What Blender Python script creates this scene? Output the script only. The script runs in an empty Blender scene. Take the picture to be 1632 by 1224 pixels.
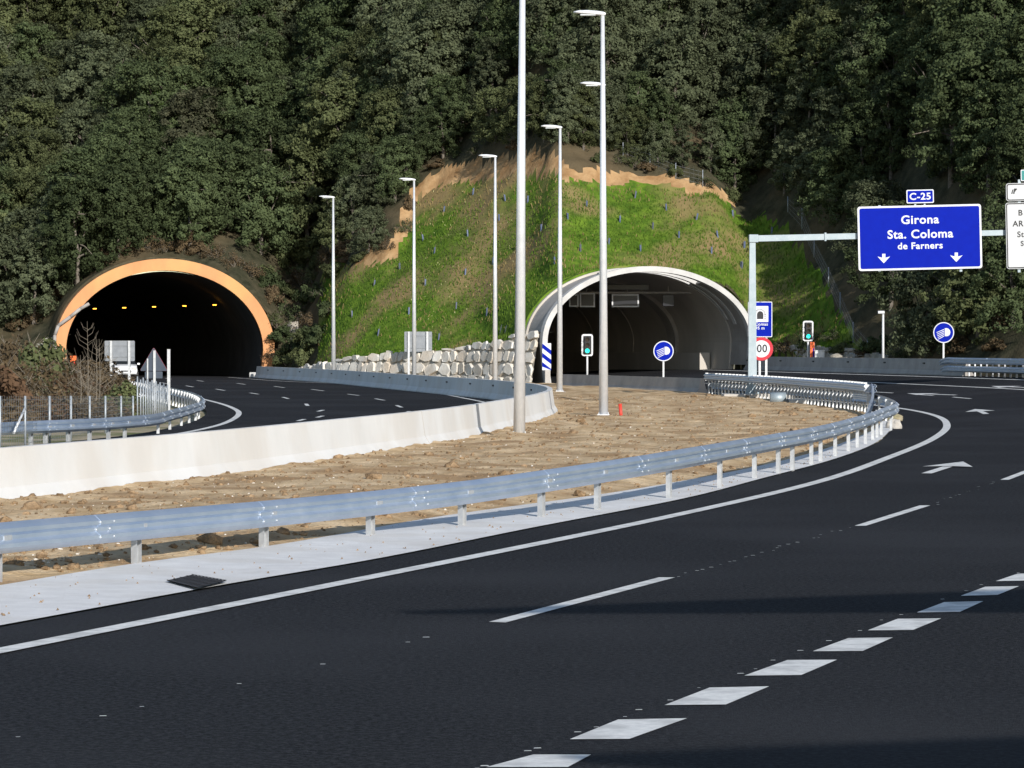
import bpy, bmesh, math, random
import numpy as np
from mathutils import Vector, Matrix
random.seed(7); RNG = np.random.RandomState(11)
C = bpy.context.scene.collection
scene = bpy.context.scene
# ------------------------------------------------------------------ camera, sky, sun, exposure
CAMZ = 2.4; FPX = 5200.0; W0, H0 = 1632, 1224; HORIZ = 551.0
PITCH = math.atan((H0/2-HORIZ)/FPX)
cd = bpy.data.cameras.new('camera'); cam = bpy.data.objects.new('camera', cd); C.objects.link(cam)
cd.sensor_width = 36.0; cd.lens = 36.0*FPX/W0; cd.clip_start = .5; cd.clip_end = 5000
cam.location = (0, 0, CAMZ); cam.rotation_euler = (math.pi/2-PITCH, 0, 0)
scene.camera = cam
SUN_EL = math.radians(22); SUN_AZ = math.radians(158)      # clockwise from +Y: to the right and behind the camera
w = bpy.data.worlds.new('World'); scene.world = w; w.use_nodes = True
nt = w.node_tree; sky = nt.nodes.new('ShaderNodeTexSky'); sky.sky_type = 'NISHITA'; sky.sun_disc = False
sky.sun_elevation = SUN_EL; sky.sun_rotation = SUN_AZ; sky.altitude = 200; sky.dust_density = .5
bg = nt.nodes['Background']; bg.inputs[1].default_value = .13
nt.links.new(sky.outputs[0], bg.inputs[0])
sl = bpy.data.lights.new('sun', 'SUN'); sl.energy = 4.7; sl.angle = math.radians(.53); sl.color = (1, .96, .90)
so = bpy.data.objects.new('sun', sl); C.objects.link(so); so.location = (60, -60, 60)
SV = Vector((math.sin(SUN_AZ)*math.cos(SUN_EL), math.cos(SUN_AZ)*math.cos(SUN_EL), math.sin(SUN_EL)))
so.rotation_euler = SV.to_track_quat('Z', 'Y').to_euler()
scene.view_settings.view_transform = 'Standard'; scene.view_settings.look = 'None'
scene.view_settings.exposure = 0.18; scene.view_settings.gamma = 1
scene.render.engine = 'CYCLES'
scene.cycles.max_bounces = 6; scene.cycles.diffuse_bounces = 3

# ------------------------------------------------------------------ helpers
def ss(a, b, x):
    t = np.clip((np.asarray(x, float)-a)/(b-a), 0, 1); return t*t*(3-2*t)
def herm(xs, ys):
    xs = np.array(xs, float); ys = np.array(ys, float); m = np.gradient(ys, xs)
    def f(x):
        x = np.asarray(x, float); i = np.clip(np.searchsorted(xs, x)-1, 0, len(xs)-2)
        h = xs[i+1]-xs[i]; t = (x-xs[i])/h; tc = np.clip(t, 0, 1)
        r = (2*tc**3-3*tc**2+1)*ys[i]+(tc**3-2*tc**2+tc)*h*m[i]+(-2*tc**3+3*tc**2)*ys[i+1]+(tc**3-tc**2)*h*m[i+1]
        r = r+np.where(t < 0, (x-xs[0])*m[0], 0)+np.where(t > 1, (x-xs[-1])*m[-1], 0)
        return r
    return f
def vnoise(x, y, seed=0):
    x = np.asarray(x, float); y = np.asarray(y, float)
    xi = np.floor(x).astype(np.int64); yi = np.floor(y).astype(np.int64); fx = x-xi; fy = y-yi
    fx = fx*fx*(3-2*fx); fy = fy*fy*(3-2*fy)
    def h(a, b):
        n = (a*374761393+b*668265263+seed*974634541) & 0x7fffffff
        n = ((n ^ (n >> 13))*1274126177) & 0x7fffffff
        return ((n ^ (n >> 16)) & 0xffff)/65535.0
    return (h(xi, yi)*(1-fx)+h(xi+1, yi)*fx)*(1-fy)+(h(xi, yi+1)*(1-fx)+h(xi+1, yi+1)*fx)*fy
def fbm(x, y, o=4, seed=0):
    s = 0; a = .5
    for k in range(o): s = s+a*vnoise(np.asarray(x)*2**k, np.asarray(y)*2**k, seed+k); a *= .5
    return s
CP, SP = math.cos(PITCH), math.sin(PITCH)
def ray(px, py):
    cx = (px-W0/2)/FPX; cy = (H0/2-py)/FPX
    return np.array([cx, CP+cy*SP, -SP+cy*CP])
def at(px, py, D):                                            # the point on that sight line at depth D
    d = ray(px, py); d = d/d[1]*D; return (d[0], d[1], d[2]+CAMZ)
def proj(x, y, z):
    z = z-CAMZ; f = y*CP-z*SP; u = y*SP+z*CP
    return (W0/2+FPX*x/f, H0/2-FPX*u/f)
def gp(px, py):                                               # flat ground point
    d = ray(px, py); t = -CAMZ/d[2]; return (d[0]*t, d[1]*t)

class MB:
    def __init__(s): s.v = []; s.f = []; s.m = []; s.mi = 0; s.smooth = False; s.sm = []
    def add(s, vs, fs):
        o = len(s.v); s.v += [tuple(map(float, p)) for p in vs]
        for f in fs: s.f.append([i+o for i in f]); s.m.append(s.mi); s.sm.append(s.smooth)
    def box(s, c, d, rz=0, rx=0, ry=0):
        M = Matrix.Rotation(rz, 3, 'Z') @ Matrix.Rotation(ry, 3, 'Y') @ Matrix.Rotation(rx, 3, 'X'); c = Vector(c); vs = []
        for x in (-.5, .5):
            for y in (-.5, .5):
                for z in (-.5, .5): vs.append(c+M @ Vector((x*d[0], y*d[1], z*d[2])))
        s.add(vs, [(0, 1, 3, 2), (4, 6, 7, 5), (0, 4, 5, 1), (2, 3, 7, 6), (0, 2, 6, 4), (1, 5, 7, 3)])
    def rbox(s, c, d, b=.02, rz=0):                            # bevelled box
        x, y, z = d[0]/2, d[1]/2, d[2]/2; bm = bmesh.new(); bmesh.ops.create_cube(bm, size=1)
        for v in bm.verts: v.co = Vector((v.co.x*2*x, v.co.y*2*y, v.co.z*2*z))
        bmesh.ops.bevel(bm, geom=bm.edges[:], offset=b, segments=2, affect='EDGES', profile=.5)
        M = Matrix.Rotation(rz, 3, 'Z'); bm.verts.ensure_lookup_table()
        s.add([Vector(c)+M @ v.co for v in bm.verts], [[q.index for q in f.verts] for f in bm.faces]); bm.free()
    def tube(s, p0, p1, r0, r1=None, n=10, cap=True):
        r1 = r0 if r1 is None else r1; p0 = Vector(p0); p1 = Vector(p1); d = (p1-p0).normalized()
        a = d.orthogonal().normalized(); b = d.cross(a); vs = []
        for p, r in ((p0, r0), (p1, r1)):
            for k in range(n):
                t = 2*math.pi*k/n; vs.append(p+(a*math.cos(t)+b*math.sin(t))*r)
        fs = [(k, (k+1) % n, n+(k+1) % n, n+k) for k in range(n)]
        if cap: fs += [tuple(range(n))[::-1], tuple(range(n, 2*n))]
        sm = s.smooth; s.smooth = n > 6; s.add(vs, fs[:n]); o = len(s.v)-2*n; s.smooth = sm
        if cap:
            for f in fs[n:]: s.f.append([i+o for i in f]); s.m.append(s.mi); s.sm.append(False)
    def path(s, pts, r, n=6):
        for a, b in zip(pts[:-1], pts[1:]): s.tube(a, b, r, r, n)
    def sweep(s, path, prof, closed=True, caps=True, zfun=None):
        """prof: (offset to the right of travel, z). path: list of (x,y,z)"""
        P = [Vector(p) for p in path]; n = len(prof); vs = []
        for i, p in enumerate(P):
            d = (P[min(i+1, len(P)-1)]-P[max(i-1, 0)]); d.z = 0; d.normalize(); r = Vector((d.y, -d.x, 0))
            for q in prof: vs.append(p+r*q[0]+Vector((0, 0, q[1])))
        fs = []; m = n if closed else n-1
        for i in range(len(P)-1):
            for k in range(m): fs.append((i*n+k, i*n+(k+1) % n, (i+1)*n+(k+1) % n, (i+1)*n+k))
        if closed and caps: fs += [tuple(range(n))[::-1], tuple(range((len(P)-1)*n, len(P)*n))]
        s.add(vs, fs)
    def poly(s, pts, th=0):                                    # flat polygon, optionally extruded down
        n = len(pts)
        if not th: s.add(pts, [tuple(range(n))])
        else:
            s.add(list(pts)+[(p[0], p[1], p[2]-th) for p in pts], [tuple(range(n)), tuple(range(n, 2*n))[::-1]]+[(k, n+k, n+(k+1) % n, (k+1) % n) for k in range(n)])
    def plate(s, outline, y0, y1):                             # outline in x,z, extruded along y (y0 is the front)
        n = len(outline)
        s.add([(p[0], y0, p[1]) for p in outline]+[(p[0], y1, p[1]) for p in outline],
              [tuple(range(n)), tuple(range(n, 2*n))[::-1]]+[(k, n+k, n+(k+1) % n, (k+1) % n) for k in range(n)])
    def build(s, name, mats, parent=None, local=False, kind=None):
        if not isinstance(mats, (list, tuple)): mats = [mats]
        me = bpy.data.meshes.new(name); v = s.v
        if parent is not None and not local:
            l = parent['_o']; v = [(p[0]-l[0], p[1]-l[1], p[2]-l[2]) for p in v]
        me.from_pydata(v, [], s.f); me.polygons.foreach_set('material_index', s.m); me.polygons.foreach_set('use_smooth', s.sm)
        for m in mats: me.materials.append(m)
        me.update()
        o = bpy.data.objects.new(name, me); C.objects.link(o)
        if parent is not None: o.parent = parent; o['_o'] = parent['_o']
        if kind: o['kind'] = kind
        return o
def grid_obj(name, X, Y, Z, mat, kind='structure', mask=None, smooth=True):
    r, c = X.shape; V = np.stack([X, Y, Z], -1).reshape(-1, 3); i = np.arange(r*c).reshape(r, c)
    F = np.stack([i[:-1, :-1], i[:-1, 1:], i[1:, 1:], i[1:, :-1]], -1).reshape(-1, 4)
    if mask is not None: F = F[mask.reshape(-1)]
    used = np.unique(F); mp = -np.ones(r*c, int); mp[used] = np.arange(len(used)); V = V[used]; F = mp[F]
    me = bpy.data.meshes.new(name); me.from_pydata(V.tolist(), [], F.tolist())
    me.polygons.foreach_set('use_smooth', [smooth]*len(F)); me.materials.append(mat); me.update()
    o = bpy.data.objects.new(name, me); C.objects.link(o); o['kind'] = kind; return o
def tag(o, label, cat, group=None, kind=None):
    o['label'] = label; o['category'] = cat
    if group: o['group'] = group
    if kind: o['kind'] = kind
    return o
def thing(name, label, cat, loc=(0, 0, 0), rz=0, group=None):
    o = bpy.data.objects.new(name, None); C.objects.link(o); o.location = loc; o.rotation_euler = (0, 0, rz)
    o['_o'] = [float(q) for q in loc]; o.empty_display_size = .3; return tag(o, label, cat, group)
def dup(o, parent=None):
    c = o.copy(); C.objects.link(c)
    if parent: c.parent = parent
    for ch in list(o.children): dup(ch, c)
    return c
def resample(pts, step):
    P = np.array(pts, float); n = len(P); out = []
    t = np.concatenate([[0], np.cumsum(np.linalg.norm(np.diff(P, axis=0), axis=1))])
    fs = [herm(t, P[:, k]) for k in range(P.shape[1])]
    u = np.linspace(0, t[-1], max(2, int(round(t[-1]/step))+1))
    return np.stack([f(u) for f in fs], -1)
def offset_path(P, off):                                       # to the right of travel, in plan
    P = np.array(P, float); d = np.gradient(P[:, :2], axis=0); d /= np.linalg.norm(d, axis=1)[:, None]
    Q = P.copy(); Q[:, 0] += d[:, 1]*off; Q[:, 1] -= d[:, 0]*off; return Q

# ------------------------------------------------------------------ materials
def mat(name, c1, c2=None, scale=3.0, rough=.7, metal=0.0, bump=0.0, bscale=None, detail=5, spec=.4, objc=False, stops=(.35, .65), c3=None, s3=.3, f3=.5, stretch=None, rvar=0, nr=.62):
    m = bpy.data.materials.new(name); m.use_nodes = True; t = m.node_tree; b = t.nodes['Principled BSDF']
    b.inputs['Roughness'].default_value = rough; b.inputs['Metallic'].default_value = metal
    b.inputs['Specular IOR Level'].default_value = spec
    b.inputs['Base Color'].default_value = (*c1, 1)
    if c2 is None and not bump: return m
    tc = t.nodes.new('ShaderNodeTexCoord'); src = tc.outputs['Object']
    if not objc:
        g = t.nodes.new('ShaderNodeNewGeometry'); src = g.outputs['Position']
    if stretch:
        mp = t.nodes.new('ShaderNodeMapping'); mp.inputs['Scale'].default_value = stretch; t.links.new(src, mp.inputs[0]); src = mp.outputs[0]
    n = t.nodes.new('ShaderNodeTexNoise'); n.inputs['Scale'].default_value = scale; n.inputs['Detail'].default_value = detail
    n.inputs['Roughness'].default_value = nr; t.links.new(src, n.inputs['Vector'])
    if c2 is not None:
        r = t.nodes.new('ShaderNodeValToRGB'); r.color_ramp.elements[0].position = stops[0]; r.color_ramp.elements[1].position = stops[1]
        r.color_ramp.elements[0].color = (*c1, 1); r.color_ramp.elements[1].color = (*c2, 1)
        t.links.new(n.outputs[0], r.inputs[0]); col = r.outputs[0]
        if c3 is not None:
            n3 = t.nodes.new('ShaderNodeTexNoise'); n3.inputs['Scale'].default_value = s3; n3.inputs['Detail'].default_value = 4
            t.links.new(src, n3.inputs['Vector'])
            r3 = t.nodes.new('ShaderNodeValToRGB'); r3.color_ramp.elements[0].position = .45; r3.color_ramp.elements[1].position = .62
            r3.color_ramp.elements[0].color = (0, 0, 0, 1); r3.color_ramp.elements[1].color = (f3, f3, f3, 1)
            t.links.new(n3.outputs[0], r3.inputs[0])
            mx = t.nodes.new('ShaderNodeMix'); mx.data_type = 'RGBA'; t.links.new(r3.outputs[0], mx.inputs[0])
            t.links.new(col, mx.inputs[6]); mx.inputs[7].default_value = (*c3, 1); col = mx.outputs[2]
        t.links.new(col, b.inputs['Base Color'])
    if rvar:
        mr = t.nodes.new('ShaderNodeMapRange'); mr.inputs[3].default_value = rough-rvar; mr.inputs[4].default_value = rough+rvar
        t.links.new(n.outputs[0], mr.inputs[0]); t.links.new(mr.outputs[0], b.inputs['Roughness'])
    if bump:
        nb = t.nodes.new('ShaderNodeTexNoise'); nb.inputs['Scale'].default_value = bscale or scale*2; nb.inputs['Detail'].default_value = 6
        t.links.new(src, nb.inputs['Vector'])
        bp = t.nodes.new('ShaderNodeBump'); bp.inputs['Strength'].default_value = min(1, bump); bp.inputs['Distance'].default_value = .05
        t.links.new(nb.outputs[0], bp.inputs['Height']); t.links.new(bp.outputs[0], b.inputs['Normal'])
    return m
def emis(name, col, s):
    m = bpy.data.materials.new(name); m.use_nodes = True; b = m.node_tree.nodes['Principled BSDF']
    b.inputs['Base Color'].default_value = (*[q*.5 for q in col], 1); b.inputs['Emission Color'].default_value = (*col, 1); b.inputs['Emission Strength'].default_value = s
    return m
def leafmat(name, c1, c2, tr=.22):
    m = bpy.data.materials.new(name); m.use_nodes = True; t = m.node_tree; b = t.nodes['Principled BSDF']
    b.inputs['Roughness'].default_value = .75; b.inputs['Specular IOR Level'].default_value = .08
    tc = t.nodes.new('ShaderNodeTexCoord'); n = t.nodes.new('ShaderNodeTexNoise'); n.inputs['Scale'].default_value = 1.1; n.inputs['Detail'].default_value = 5
    n.inputs['Roughness'].default_value = .75
    oi = t.nodes.new('ShaderNodeObjectInfo'); ad = t.nodes.new('ShaderNodeVectorMath'); t.links.new(tc.outputs['Object'], ad.inputs[0])
    sc = t.nodes.new('ShaderNodeVectorMath'); sc.operation = 'SCALE'; sc.inputs[0].default_value = (31, 17, 23); t.links.new(oi.outputs['Random'], sc.inputs['Scale'])
    t.links.new(sc.outputs[0], ad.inputs[1]); t.links.new(ad.outputs[0], n.inputs['Vector'])
    r = t.nodes.new('ShaderNodeValToRGB'); r.color_ramp.elements[0].position = .34; r.color_ramp.elements[1].position = .68
    r.color_ramp.elements[0].color = (*c1, 1); r.color_ramp.elements[1].color = (*c2, 1); t.links.new(n.outputs[0], r.inputs[0])
    hs = t.nodes.new('ShaderNodeHueSaturation'); t.links.new(r.outputs[0], hs.inputs['Color'])
    mr = t.nodes.new('ShaderNodeMapRange'); mr.inputs[3].default_value = .72; mr.inputs[4].default_value = 1.3; t.links.new(oi.outputs['Random'], mr.inputs[0]); t.links.new(mr.outputs[0], hs.inputs['Value'])
    t.links.new(hs.outputs[0], b.inputs['Base Color'])
    tl = t.nodes.new('ShaderNodeBsdfTranslucent'); t.links.new(hs.outputs[0], tl.inputs[0]); mx = t.nodes.new('ShaderNodeMixShader'); mx.inputs[0].default_value = tr
    t.links.new(b.outputs[0], mx.inputs[1]); t.links.new(tl.outputs[0], mx.inputs[2]); t.links.new(mx.outputs[0], t.nodes['Material Output'].inputs[0])
    return m
M = {}
M['asphalt'] = mat('asphalt', (.004, .0045, .0065), (.040, .041, .047), 20, .9, bump=.8, bscale=60, spec=.15, c3=(.034, .035, .040), s3=.14, f3=.55, stops=(.42, .66), detail=3, nr=.8)
M['paint'] = mat('road_paint', (.62, .62, .60), (.78, .77, .74), 14, .7, bump=.15, bscale=90, c3=(.40, .395, .385), s3=3.2, f3=.6)
M['gutter'] = mat('gutter_concrete', (.62, .61, .60), (.72, .71, .70), 2.5, .85, bump=.25, bscale=40, c3=(.56, .53, .49), s3=.8, f3=.5)
M['soil'] = mat('soil', (.44, .305, .165), (.70, .53, .335), 1.6, .95, bump=1, bscale=14, spec=.1, c3=(.30, .185, .095), s3=.55, f3=.75, detail=9)
M['sand'] = mat('verge_sand', (.30, .25, .16), (.46, .39, .28), 2.2, .95, bump=.8, bscale=16, spec=.1, c3=(.12, .14, .05), s3=.5, f3=.9)
M['floor'] = mat('forest_floor', (.030, .032, .018), (.075, .068, .042), 1.1, .95, bump=1, bscale=7, spec=.1, c3=(.15, .105, .06), s3=.14, f3=.5)
M['earth'] = mat('cut_earth', (.27, .155, .07), (.46, .30, .155), .9, .95, bump=1, bscale=4, spec=.1, detail=9)
M['grass_ground'] = mat('grass_ground', (.045, .10, .010), (.13, .21, .022), 1.4, .95, bump=.8, bscale=10, spec=.1, c3=(.25, .18, .085), s3=.16, f3=.95, detail=8)
M['barrier'] = mat('barrier_concrete', (.61, .605, .59), (.68, .675, .66), .55, .85, bump=.12, bscale=25, spec=.3, c3=(.52, .46, .39), s3=.5, f3=.32, stretch=(1, 1, .6))
M['concrete'] = mat('concrete', (.42, .39, .35), (.52, .49, .45), 1.2, .85, bump=.15, bscale=20, spec=.3)
M['dimconc'] = mat('dim_concrete', (.30, .28, .26), (.40, .37, .34), .8, .88, bump=.15, bscale=12, spec=.3)  # darker than the plain concrete
M['whiteconc'] = mat('pale_concrete', (.46, .45, .435), (.56, .55, .53), 1.2, .8, bump=.08, bscale=20)
M['lining'] = mat('tunnel_lining', (.40, .365, .32), (.52, .475, .42), .35, .9, bump=.1, bscale=5, stretch=(1, 1, .3))
M['shade_black'] = mat('shade_black_lining', (.030, .029, .028), (.05, .048, .046), .5, .9)  # near-black colour paints in the shade of the deep bore
M['orange'] = mat('orange_render', (.55, .245, .105), (.60, .29, .125), .8, .8, bump=.1, bscale=6, c3=(.58, .36, .13), s3=.35, f3=.55, stretch=(1, 1, .5))
M['galv'] = mat('sky_tinted_galvanised', (.46, .55, .68), (.56, .63, .73), 2.2, .38, .75, rvar=.08)  # grey steel, blue sky reflection tinted into its base colour
M['post'] = mat('galvanised_post', (.46, .47, .48), (.56, .57, .58), 8, .5, .6, rvar=.08)
M['fencepost'] = mat('fence_post_steel', (.30, .33, .36), (.38, .41, .44), 8, .5, .3)
M['pole'] = mat('pole_steel', (.64, .66, .68), (.72, .73, .75), 6, .36, .3, objc=True, rvar=.06)
M['gantry'] = mat('gantry_steel', (.28, .34, .37), (.34, .39, .42), 3, .5, .35)
M['lamphead'] = mat('lamp_housing', (.74, .75, .76), rough=.4)
M['glass'] = mat('lamp_glass', (.55, .58, .6), rough=.15)
M['signback'] = mat('sign_back', (.20, .215, .235), (.25, .265, .285), 4, .5, .3, objc=True)
M['darkback'] = mat('dark_sign_back', (.045, .060, .085), (.06, .075, .10), 4, .5, .2)
M['blue'] = mat('sign_blue', (.001, .011, .30), (.001, .013, .33), 3, .55, spec=.06)
M['white'] = mat('sign_white', (.60, .61, .65), (.66, .67, .70), 3, .45)
M['panelwhite'] = mat('panel_white', (.50, .51, .52), (.56, .57, .58), 3, .45)
M['red'] = mat('sign_red', (.50, .012, .03), rough=.45)
M['black'] = mat('sign_black', (.012, .012, .014), rough=.5)
M['teal'] = mat('sign_teal', (.01, .20, .19), rough=.5)
M['screen'] = mat('dark_display', (.016, .017, .022), rough=.3)
M['frame'] = mat('white_frame', (.62, .63, .64), rough=.5)
M['lens_dark'] = mat('unlit_lens', (.03, .022, .02), rough=.2)
M['green_on'] = emis('green_light', (.02, .95, .72), 1.6)
M['lamp_on'] = emis('sodium_light', (1, .42, .04), 5)
M['redpipe'] = mat('red_plastic', (.62, .05, .03), rough=.5)
M['orangebox'] = mat('orange_plastic', (.80, .14, .03), rough=.5)
M['whitebox'] = mat('cabinet_white', (.70, .70, .68), (.76, .76, .74), 3, .5)
M['rust'] = mat('rusty_bar', (.11, .06, .035), rough=.8)
M['iron'] = mat('cast_iron', (.035, .03, .028), (.075, .06, .05), 20, .7, .3)
M['stone'] = mat('pale_stone', (.50, .46, .395), (.72, .69, .63), 1.1, .88, bump=.5, bscale=6, c3=(.60, .47, .34), s3=.5, f3=.5)
M['mortar'] = mat('dark_joint', (.34, .30, .245), (.48, .43, .36), 3, .95)
M['greystone'] = mat('grey_stone', (.26, .24, .20), (.42, .39, .34), 1.2, .9, bump=.6, bscale=6)
M['bark'] = mat('bark', (.085, .07, .055), (.20, .175, .145), 5, .9, bump=.6, bscale=14, objc=True)
M['palebark'] = mat('pale_twig', (.13, .11, .085), (.21, .18, .14), 7, .9, objc=True)
M['guard'] = mat('tree_guard_plastic', (.10, .13, .22), rough=.4)
M['carpaint'] = mat('car_paint', (.72, .73, .74), rough=.25)
M['carglass'] = mat('car_glass', (.02, .024, .028), rough=.08)
M['tyre'] = mat('tyre_rubber', (.02, .02, .02), rough=.8)
M['chrome'] = mat('headlight_lens', (.75, .77, .8), rough=.12, metal=.6)
M['wire'] = mat('fence_wire', (.34, .35, .36), rough=.5, metal=.6)
M['clod'] = mat('soil_clod', (.15, .095, .05), (.36, .25, .15), 6, .95, bump=.8, bscale=30, spec=.1)
M['pebble'] = mat('pale_pebble', (.55, .50, .43), (.70, .66, .60), 6, .9)
M['flower'] = mat('pale_flower', (.62, .60, .30), rough=.8)
LEAF = {
 'dark green': leafmat('leaf_dark', (0.0393, 0.0541, 0.0240), (0.1070, 0.1364, 0.0612)),
 'grey green': leafmat('leaf_grey', (0.0502, 0.0612, 0.0328), (0.1332, 0.1529, 0.0852)),
 'olive': leafmat('leaf_olive', (0.0502, 0.0612, 0.0262), (0.1354, 0.1529, 0.0677)),
 'dull brown': leafmat('leaf_brown', (0.0459, 0.0482, 0.0284), (0.1179, 0.1211, 0.0699)),
 'bright green': leafmat('leaf_bright', (0.0546, 0.1117, 0.0153), (0.1310, 0.2234, 0.0382)),
}
M['scrub'] = leafmat('leaf_scrub', (.07, .052, .03), (.16, .115, .065))
M['russet'] = leafmat('leaf_russet', (.075, .045, .027), (.165, .10, .058))
M['grassblade'] = leafmat('grass_blade', (.05, .10, .012), (.15, .24, .03), .2)
M['drygrass'] = leafmat('dry_grass', (.16, .12, .05), (.30, .23, .10), .2)

# ------------------------------------------------------------------ the lie of the land
xl = herm([12, 25.6, 32.8, 46, 57, 70, 84.3, 97.5, 112, 127, 140, 150, 162, 175, 189, 205, 230],
          [-8.2, -4.0, -1.74, 2.3, 5.3, 8.1, 10.9, 13.0, 14.5, 14.75, 13.8, 12.6, 10.9, 8.6, 6.0, 2.8, -3.2])   # left edge line of the right road
def gz(X, Y):                                                  # the right road is banked, rising to its right side
    return .07*np.clip(np.asarray(X)-xl(Y), 0, 12.6)*ss(70, 140, Y)
def soft(xs, ys, r=1.6):
    def f(x):
        x = np.asarray(x, float); return sum(np.interp(x+d*r, xs, ys) for d in (-1, -.5, 0, .5, 1))/5
    return f
YB = soft([-200, -60, -33, -17.5, -15.5, -12.5, -9.5, -3, 1.6, 3, 14.5, 16, 22, 30, 45, 60, 200], [255, 248, 245, 245, 239.4, 226.6, 221.6, 214.2, 206.2, 206.5, 210.5, 210, 192, 172, 148, 128, 60], .7)
ZB = soft([-200, -60, -38, -34, -31, -21, -18.5, -17, -15, -12, -3, 0, 1.5, 3, 14, 16, 18, 22, 60, 200], [.4, .5, 1.2, 3.2, 6.2, 6.2, 4, 1.6, .5, 1.1, 1.9, 2.0, 2.4, 5.4, 5.4, 3.0, 1.5, 1.0, 1.2, 1.2], .5)
class Portal:
    def __init__(s, c, th, a, b, zc, w0):
        s.c = np.array(c, float); s.th = th; s.a = a; s.b = b; s.zc = zc; s.w0 = w0
        s.ax = np.array([-math.sin(th), math.cos(th)]); s.r = np.array([math.cos(th), math.sin(th)])
    def uw(s, X, Y): dx = X-s.c[0]; dy = Y-s.c[1]; return dx*s.r[0]+dy*s.r[1], dx*s.ax[0]+dy*s.ax[1]
    def pt(s, u, w, v): return (s.c[0]+s.r[0]*u+s.ax[0]*w, s.c[1]+s.r[1]*u+s.ax[1]*w, v)
    def arch(s, k=0, n=48, foot=-.4):                          # profile from left foot to right foot, k = inset
        a, b = s.a-k, s.b-k; P = [(-a*.955, foot), (-a*.985, s.zc*.45)]
        for i in range(n+1):
            t = math.pi*(1-i/n); P.append((a*math.cos(t), s.zc+b*math.sin(t)))
        return P+[(a*.985, s.zc*.45), (a*.955, foot)]
    def top(s, u): return s.zc+s.b*np.sqrt(np.clip(1-(u/s.a)**2, 0, 1))
PL = Portal((-26.1, 245), math.radians(14), 8.3, 6.85, 2.07, .3)
PR = Portal((8.68, 207), math.radians(19), 7.25, 4.82, 2.62, 3.4)
def hill0(X, Y):
    t = Y-YB(X); g = gz(X, Y); tt = np.clip(t, 0, 70)
    z = np.where(t > 0, np.maximum(g, ZB(X)+.44*tt+.0042*tt**2+np.clip(t-70, 0, None)*1.0+(fbm(X*.13, Y*.13, 3, 5)-.44)*2.2*ss(2, 12, t)), g)
    return z
def hit(px, py, fn=hill0, d0=60, d1=330):
    d = ray(px, py); D = np.linspace(d0, d1, 5400); X = d[0]/d[1]*D; Z = CAMZ+d[2]/d[1]*D
    k = np.argmax(fn(X, D) > Z); return (X[k], D[k], Z[k])
MP = [(506, 584), (508, 540), (512, 490), (516, 434), (560, 428), (600, 425), (626, 416), (642, 396), (656, 360), (667, 318), (700, 297), (740, 291), (790, 289), (840, 288), (900, 290),
      (960, 293), (1010, 296), (1060, 300), (1110, 309), (1160, 326), (1210, 346), (1255, 372), (1290, 420), (1325, 490), (1365, 550), (1392, 583)]
MPW = [hit(*p)[:2] for p in MP]
mound = np.array(MPW+[(19, 170), (0, 175), (-12, 215)])
def sdist(X, Y, P):                                            # signed distance, + inside; also nearest edge index
    d = np.full(X.shape, 1e9); idx = np.zeros(X.shape, int); ins = np.zeros(X.shape, bool); n = len(P)
    for i in range(n):
        a = P[i]; b = P[(i+1) % n]; e = b-a; t = np.clip(((X-a[0])*e[0]+(Y-a[1])*e[1])/(e @ e), 0, 1)
        q = np.hypot(X-a[0]-t*e[0], Y-a[1]-t*e[1]); k = q < d; d = np.where(k, q, d); idx = np.where(k, i, idx)
        c = ((a[1] > Y) != (b[1] > Y)); den = (b[1]-a[1]) if abs(b[1]-a[1]) > 1e-9 else 1e-9
        ins ^= c & (X < (b[0]-a[0])*(Y-a[1])/den+a[0])
    return np.where(ins, d, -d), idx
CUTH = np.interp(np.arange(len(mound)), [3, 4, 6, 8, 13, 17, 18, 19, 20], [0, .6, 1.0, .75, .65, .5, .3, .15, 0])
def land(X, Y):
    X = np.asarray(X, float); Y = np.asarray(Y, float); z = hill0(X, Y); sd, idx = sdist(X, Y, mound)
    sdn = sd+(fbm(X*.9, Y*.9, 3, 9)-.44)*.9
    z = z+CUTH[idx]*ss(0, 1.3, -sdn)*(Y > YB(X))
    g = gz(X, Y)
    for P in (PL, PR):
        u, w = P.uw(X, Y); au = np.abs(u)
        z = np.where((au < P.a+.15) & (w < P.w0) & (w > -40), g, z)
        z = np.where((au < P.a+.15) & (w >= P.w0), np.maximum(z, P.top(u)+.12), z)
        z = np.where((au >= P.a+.15) & (au < P.a+6) & (w >= P.w0) & (Y > YB(X)+.3), np.maximum(z, (P.zc+.5)*(1-(au-P.a)/6)), z)
    return z, sd
def zland(x, y): return float(land(np.array([x]), np.array([y]))[0][0])
gx = np.arange(-62, 62.01, .32); gy = np.concatenate([np.arange(150, 275, .32), np.arange(275, 330, 1.2)])
GX, GY = np.meshgrid(gx, gy); GZ, GSD = land(GX, GY)
tt = GY-YB(GX)
rough = (fbm(GX*1.3, GY*1.3, 3, 3)-.44)*.5
band = (GSD < .1) & (GSD > -2.2) & (GY > YB(GX))
app = np.zeros(GX.shape, bool)
for P in (PL, PR): u, w_ = P.uw(GX, GY); app |= (np.abs(u) < P.a+.6) & (w_ < P.w0+.4)
GZ = GZ+np.where((tt > .8) & ~app, rough*np.where(band, 1.3, np.where(GSD > 0, .35, 1.0)), -.10)
fc = lambda A: (A[:-1, :-1]+A[1:, :-1]+A[:-1, 1:]+A[1:, 1:])/4
keep = np.ones((len(gy)-1, len(gx)-1), bool)
for P in (PL, PR):
    u, w_ = P.uw(GX, GY); lo = ((np.abs(u) < P.a+.15) & (w_ < P.w0)); hi = (w_ >= P.w0) & (np.abs(u) < P.a+.6)
    anyof = lambda A: A[:-1, :-1] | A[1:, :-1] | A[:-1, 1:] | A[1:, 1:]
    keep &= ~(anyof(lo) & anyof(hi))
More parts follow.
